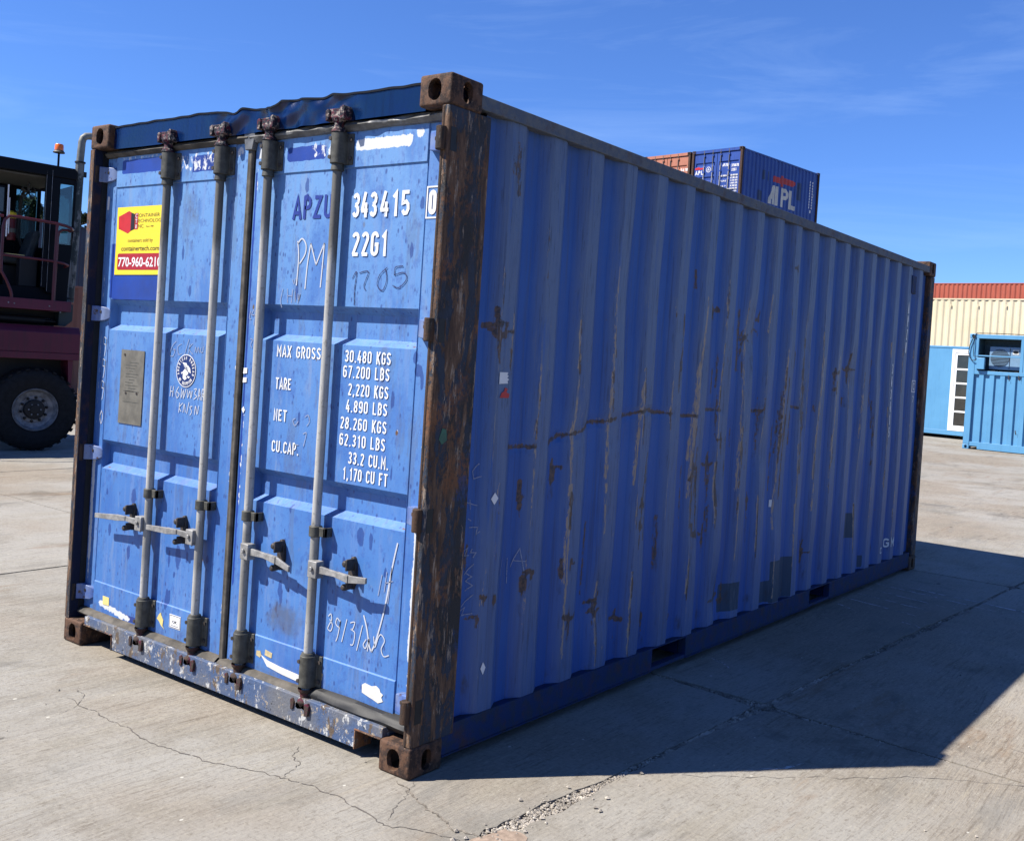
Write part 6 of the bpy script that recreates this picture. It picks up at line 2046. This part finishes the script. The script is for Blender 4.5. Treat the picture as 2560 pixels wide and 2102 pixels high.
veh = thing("yard_vehicle", "dark maroon yard vehicle with black cab, handrails and large wheel, left of the blue container", "yard vehicle", (-7.800, 3.739, 0), (-1.7, 1.25, 0), VR)
# local axes: x runs along the vehicle (to the right in view), y goes away from the camera, z up
S0, S1 = -4.3, .463
def vb(name, mb, mat, bevel=0.0, smooth=True, parent=None):
    o = mb.build(name, mat, parent or veh, bevel=bevel, smooth=smooth)
    return o
# wheel
def wheel(cx, yc, name="wheel"):
    mb = MB()
    pr = [(.262, .02), (.30, .0), (.40, -.008), (.462, .006), (.500, .035), (.512, .07), (.514, .16), (.512, .25), (.500, .285), (.46, .315), (.40, .325), (.30, .32), (.262, .30), (.262, .02)]
    mb.lathe(pr, 'y', 48, (cx, yc, .518))
    for k in range(30):                                        # shoulder lugs
        a = 2 * math.pi * k / 30
        for y_ in (.012, .20):
            q = []
            for da, r in ((-.045, .500), (.045, .500), (.045, .519), (-.045, .519)):
                q.append((cx + r * math.sin(a + da), r * math.cos(a + da) + .518))
            mb.prism([(u, w) for u, w in q], 'y', yc + y_, yc + y_ + .11)
    t = vb(name, mb, tyre_m)
    rb = MB().lathe([(.263, -.001), (.268, .010), (.258, .020), (.250, .016), (.246, .035), (.225, .075), (.180, .095), (.172, .098)], 'y', 40, (cx, yc, .518))
    rb.lathe([(.172, .098), (.165, .090), (.125, .088), (.12, .09)], 'y', 40, (cx, yc, .518))
    r = vb("rim", rb, rim_m, parent=t)
    r.location = (0, 0, 0)
    h = vb("hub", MB().lathe([(.122, .095), (.122, .045), (.112, .036), (.060, .030), (.055, .022), (.022, .020), (0, .019)], 'y', 28, (cx, yc, .518)), chas, parent=t)
    h.location = (0, 0, 0)
    for k in range(10):
        a = 2 * math.pi * (k + .3) / 10
        o_ = vb("lug_nut", MB().lathe([(.018, .090), (.018, .070), (.010, .062), (0, .061)], 'y', 6, (cx + .150 * math.cos(a), yc, .518 + .150 * math.sin(a))), chas, parent=t)
        o_.location = (0, 0, 0)
    for k in range(6):
        a = 2 * math.pi * k / 6
        o_ = vb("hub_bolt", MB().lathe([(.010, .036), (.010, .024), (0, .022)], 'y', 6, (cx + .070 * math.cos(a), yc, .518 + .070 * math.sin(a))), rim_m, parent=t)
        o_.location = (0, 0, 0)
    return t
wheel(-.022, .0)
wheel(-.022, 2.18)
wheel(-3.3, .0)
wheel(-3.3, 2.18)
for ax_ in (-.022, -3.3):
    vb("axle", MB().tube([(ax_, .31, .518), (ax_, 2.19, .518)], .09, 10), chas)
# body over the wheels: chamfered slab with a lower lip
body = MB().prism([(.010, 1.240), (.010, 1.492), (.085, 1.575), (2.415, 1.575), (2.49, 1.492), (2.49, 1.240)], 'x', S0, S1)
vb("body", body, maroon, .006)
vb("body_lip", MB().box(S0 + .01, S1 - .004, .000, 2.50, 1.156, 1.239), maroon, .004)
vb("wheel_arch", MB().box(S0 + .02, S1 - .02, .34, 2.16, .62, 1.155), chas)
vb("fender_post", MB().prism([(.335, 1.155), (.395, 1.155), (.385, .78), (.365, .72), (.355, .78)], 'y', .03, .34), maroon)
vb("rear_plate", MB().box(.36, .40, .34, 2.2, .62, 1.155), maroon)
# recess with hydraulic hoses between body and deck
vb("machinery_bay", MB().box(S0 + .05, .25, .42, 2.1, 1.576, 1.766), chas)
for k in range(13):
    x = -.11 + k * .0265
    vb("louvre_slat", MB().box(x, x + .010, .385, .41, 1.655 - k * .002, 1.690 - k * .002), rim_m)
vb("hydraulic_cylinder", MB().tube([(-1.8, .30, 1.66), (.10, .30, 1.64)], .05, 12).tube([(.10, .30, 1.64), (.24, .30, 1.635)], .022, 10), chas)
vb("valve_block", MB().prism([(.25, 1.585), (.33, 1.585), (.413, 1.660), (.413, 1.87), (.34, 1.87), (.34, 1.765), (.25, 1.765)], 'y', .22, .60), m_paint("teal_grey_paint", (0.02, 0.045, 0.055), (0.03, 0.06, 0.07), .5))
# deck with edge rail
vb("deck", MB().box(S0, .334, .05, 2.45, 1.770, 1.800), maroon)
vb("deck_rail", MB().box(S0, .333, .012, .049, 1.770, 1.900), maroon, .004)
for x, z in ((-.39, 1.835), (-.325, 1.83), (.075, 1.825), (.205, 1.758)):
    vb("bolt", MB().tube([(x, .013, z), (x, .004, z)], .009, 8), rim_m)
# handrails
hr = MB()
rr = .0185
def hv(s, z, y=.03):
    return (s, y, z)
vb("handrail", MB().tube([hv(-.357, 1.815), hv(-.357, 1.93), hv(-.371, 1.986), hv(-.420, 2.10), hv(-.486, 2.212), hv(-.490, 2.40), hv(-.487, 2.76), hv(-.470, 2.845), hv(-.428, 2.888), hv(-.33, 2.892), hv(-.193, 2.886), hv(.12, 2.868),
                          hv(.22, 2.855), hv(.29, 2.835, .05), hv(.330, 2.822, .12), hv(.345, 2.815, .30)], rr, 10), rail_red)
vb("handrail", MB().tube([hv(.114, 1.812), hv(.117, 2.4), hv(.120, 2.866)], rr, 10), rail_red)
vb("handrail", MB().tube([hv(-.487, 2.412), hv(-.19, 2.405), hv(.111, 2.394), hv(.22, 2.380, .04), hv(.29, 2.362, .10), hv(.31, 2.35, .30)], rr * .9, 10), rail_red)
vb("handrail", MB().tube([(.172, .20, 1.81), (.178, .20, 2.45), (.182, .20, 2.72), (.192, .20, 2.78), (.23, .20, 2.815), (.31, .20, 2.82)], rr * .9, 10), rail_red)
vb("handrail", MB().tube([hv(-.49, 2.88), hv(-.9, 2.90), hv(-1.5, 2.92), hv(-2.2, 2.92), hv(-2.3, 2.85), hv(-2.3, 1.81)], rr, 10), rail_red)
vb("handrail", MB().tube([hv(-1.4, 1.81), hv(-1.4, 2.91)], rr, 10), rail_red)
# cab
CY0, CY1 = .35, 1.75
CX0, CX1 = -1.75, .412
vb("cab_roof", MB().prism([(CX0 - .1, 3.50), (CX1, 3.49), (CX1, 3.600), (CX1 - .03, 3.632), (CX0 - .07, 3.665), (CX0 - .1, 3.63)], 'y', CY0 - .02, CY1 + .02), cab_black, .01)
vb("roof_lining", MB().box(CX0 + .05, CX1 - .1, CY0 + .08, CY1 - .08, 3.470, 3.489), m_plain("grey_headliner", (0.16, 0.155, 0.145), .8))
vb("cab_base", MB().box(CX0, CX1, CY0 + .06, CY1, 1.801, 2.06), cab_black)
vb("cab_base", MB().box(.22, CX1, CY0, CY0 + .05, 1.801, 2.642), cab_black, .004)
vb("door_pillar", MB().box(.052, .112, CY0 - .015, CY0 + .06, 2.06, 3.52), cab_black, .006)
vb("door_pillar", MB().box(.120, .218, CY0 - .01, CY0 + .07, 2.0, 3.49), cab_black, .006)
vb("door_trim", MB().box(.0485, .0515, CY0 - .02, CY0 - .012, 2.08, 3.55), rim_m)
vb("door_trim", MB().box(.1135, .1175, CY0 - .022, CY0 - .012, 2.02, 3.57), rim_m)
vb("corner_pillar", MB().box(.388, CX1, CY0, CY0 + .06, 2.643, 3.488), cab_black, .006)
vb("window_frame", MB().box(.219, .387, CY0, CY0 + .05, 3.42, 3.488), cab_black)
vb("pane", MB().box(.219, .387, CY0 + .02, CY0 + .026, 2.643, 3.419), pane_m)
vb("door_pillar", MB().box(CX0, CX0 + .1, CY0, CY0 + .08, 2.06, 3.49), cab_black)
vb("corner_pillar", MB().box(CX0, CX0 + .1, CY1 - .08, CY1, 2.06, 3.49), cab_black)
# far wall with its windows
fw = MB()
fy0, fy1 = CY1 - .05, CY1
for a, b, c, d in ((CX0 + .101, -.78, 2.061, 3.489), (-.779, -.145, 2.061, 2.90), (-.779, -.145, 3.42, 3.489), (-.144, .035, 2.061, 3.489), (.036, .300, 2.061, 2.76), (.036, .300, 3.430, 3.489), (.301, .345, 2.061, 3.489), (.346, CX1, 2.061, 2.66), (.346, CX1, 3.45, 3.489)):
    vb("far_wall", MB().box(a, b, fy0, fy1, c, d), cab_black, .004)
vb("pane", MB().box(.036, .300, fy0 + .02, fy0 + .026, 2.761, 3.429), pane_m)
vb("pane", MB().box(-.779, -.145, fy0 + .02, fy0 + .026, 2.901, 3.419), pane_m)
vb("pane", MB().box(CX1 - .03, CX1 - .024, CY0 + .07, CY1 - .06, 2.66, 3.42), pane_m)
vb("rear_wall", MB().box(CX1 - .05, CX1 - .01, CY0 + .061, CY1 - .051, 2.061, 2.655), cab_black)
# curved grab bar at the rear window
vb("grab_bar", MB().tube([(.155, 1.55, 3.40), (.09, 1.55, 3.39), (.06, 1.55, 3.30), (.05, 1.55, 2.95), (.055, 1.55, 2.75), (.09, 1.55, 2.66), (.14, 1.55, 2.62)], .022, 8), M['catch'])
# driver's seat, steering column, console
seat_m = m_plain("grey_seat_cover", (0.085, 0.10, 0.105), .7, 0, .25, 10, .3, .4)
vb("seat", MB().prism([(-.30, 2.36), (.02, 2.34), (.06, 2.44), (-.02, 2.46), (-.30, 2.47)], 'y', .78, 1.25), seat_m, .03)
vb("seat_back", MB().prism([(-.04, 2.46), (.06, 2.42), (.14, 2.78), (.11, 2.83), (.06, 2.80)], 'y', .80, 1.23), seat_m, .03)
vb("seat_base", MB().box(-.28, .02, .85, 1.18, 2.061, 2.34), chas, .02)
vb("steering_column", MB().tube([(-.47, 1.0, 2.07), (-.36, 1.0, 2.50), (-.33, 1.0, 2.66)], .03, 8), chas)
wc = Vector((-.315, 1.0, 2.72))
ax = Vector((-.85, -.05, .52)).normalized()
uu = ax.cross(Vector((0, 1, 0))).normalized()
ww = ax.cross(uu)
vb("steering_wheel", MB().tube([wc + (uu * math.cos(t) + ww * math.sin(t)) * .19 for t in np.linspace(0, 2 * math.pi, 25)], .017, 8, cap=False)
   .tube([wc - uu * .19, wc, wc + uu * .19], .014, 6).tube([wc - ww * .19, wc, wc + ww * .19], .014, 6).tube([wc - ax * .05, wc + ax * .02], .035, 10), M['black'])
vb("console", MB().prism([(-1.0, 2.061), (-.44, 2.061), (-.40, 2.40), (-.50, 2.62), (-1.0, 2.66)], 'y', .75, 1.35), chas, .02)
vb("lever_box", MB().box(-.18, .03, .46, .62, 2.061, 2.44), chas, .01)
vb("folded_paper", MB().box(-.34, -.12, .50, .70, 2.445, 2.462), M['pale_yellow'])
# fan on the roof lining
fan = MB()
fc = Vector((.02, 1.05, 3.325))
fan.tube([fc + Vector((math.cos(t) * .092, 0, math.sin(t) * .092)) for t in np.linspace(0, 2 * math.pi, 25)], .006, 6, cap=False)
fan.tube([fc + Vector((0, .02, .09)), fc + Vector((0, .03, .16))], .012, 6)
for k in range(5):
    a = 2 * math.pi * k / 5 + .3
    p = [fc + Vector((math.cos(a + d) * r, .006 * (1 if d > 0 else -1), math.sin(a + d) * r)) for r, d in ((.018, -.5), (.085, -.30), (.088, .22), (.018, .5))]
    fan.add(p, [(0, 1, 2, 3)])
fan.lathe([(.022, -.02), (.022, .02), (0, .02)], 'y', 12, tuple(fc))
vb("cab_fan", fan, m_plain("fan_plastic", (0.10, 0.095, 0.09), .6))
# fire extinguisher on the far pillar (hangs there: a thing of its own)
vinv = Matrix.Rotation(VR, 3, 'Z')
ext = thing("fire_extinguisher", "red fire extinguisher with yellow top hanging inside the vehicle cab", "fire extinguisher", (-7.800, 3.739, 0), (-.20, .92, 2.64), VR)
MB().lathe([(0, 2.66), (.052, 2.66), (.056, 2.68), (.056, 2.92), (.045, 2.955), (.022, 2.97)], 'z', 16, (-.19, .92, 0)).build("cylinder", m_plain("dull_red_cylinder", (0.26, 0.012, 0.012), 0.5, 0, .2, 12), ext)
MB().lathe([(.057, 2.76), (.0575, 2.765), (.0575, 2.81), (.057, 2.815)], 'z', 16, (-.19, .92, 0)).build("label_band", M['plate'], ext)
MB().lathe([(.050, 2.945), (.055, 2.965), (.055, 3.02), (.03, 3.04), (0, 3.04)], 'z', 14, (-.19, .92, 0)).build("valve_cover", M['yellow'], ext)
MB().tube([(-.18, .87, 3.03), (-.13, .86, 3.03), (-.12, .86, 2.96), (-.13, .86, 2.80)], .010, 6).build("hose", M['black'], ext)
MB().box(-.145, -.10, .90, .98, 2.70, 2.95).build("bracket", chas, ext)
# monitor and grab bar at the left edge of view
vb("monitor", MB().box(-.58, -.395, .42, .46, 2.95, 3.30), cab_black, .01)
vb("monitor_screen", MB().box(-.565, -.41, .414, .4195, 2.97, 3.27), m_plain("screen_grey", (0.10, 0.13, 0.13), .25))
vb("grab_bar", MB().tube([(-.376, .36, 3.31), (-.374, .36, 3.0), (-.376, .36, 2.66)], .009, 8), white_frame)
vb("grab_bar", MB().tube([(-.355, .37, 3.15), (-.35, .37, 2.70)], .007, 8), white_frame)
# exhaust stack with perforated shield
ey = .40
vb("exhaust_pipe", MB().tube([(.450, ey, 3.72), (.458, ey, 3.90), (.462, ey, 4.00), (.475, ey, 4.055), (.510, ey, 4.088), (.56, ey, 4.098), (.66, ey, 4.095)], .047, 14), m_plain("grey_exhaust", (0.28, 0.29, 0.27), .55, .2, .3, 10, .4, .2))
vb("exhaust_shield", MB().tube([(.405, ey, 1.905), (.418, ey, 2.35), (.436, ey, 2.80), (.445, ey, 3.30), (.455, ey, 3.74)], .058, 20, rs=[.062, .062, .060, .056, .054]), M['perf'] if 'perf' in M else m_perf())
for z in (1.95, 2.83, 3.735):
    vb("exhaust_clamp", MB().lathe([(.055, z - .012), (.066, z - .010), (.066, z + .010), (.055, z + .012)], 'z', 20, (.405 + (z - 1.9) * .027, ey, 0)), chas)
vb("exhaust_bracket", MB().box(.34, .40, ey - .02, ey + .02, 2.82, 2.85), chas)
vb("exhaust_bracket", MB().box(.495, .54, ey - .01, ey + .01, 3.55, 3.62), chas)
# amber beacon on its stalk
bx, by = .262, .66
vb("beacon_stalk", MB().tube([(bx, by, 3.60), (bx, by, 3.845)], .014, 8), cab_black)
bcn = vb("beacon", MB().lathe([(.070, 3.850), (.074, 3.858), (.064, 3.872), (.058, 3.878), (.058, 3.884)], 'z', 20, (bx, by, 0)).lathe([(0, 3.848), (.070, 3.850)], 'z', 20, (bx, by, 0)), M['sleeve'])
k_ = NT("amber_lens")
k_.bsdf((1.6, 0.32, 0.02), .2, 0, None, .6)
l_ = vb("lens", MB().lathe([(.054, 3.884), (.055, 3.900), (.052, 3.955), (.045, 3.966), (0, 3.969)], 'z', 20, (bx, by, 0)), k_.m, parent=bcn)
l_.location = (0, 0, 0)

# drop the builder's helper property
for o in bpy.data.objects:
    if '_off' in o:
        del o['_off']
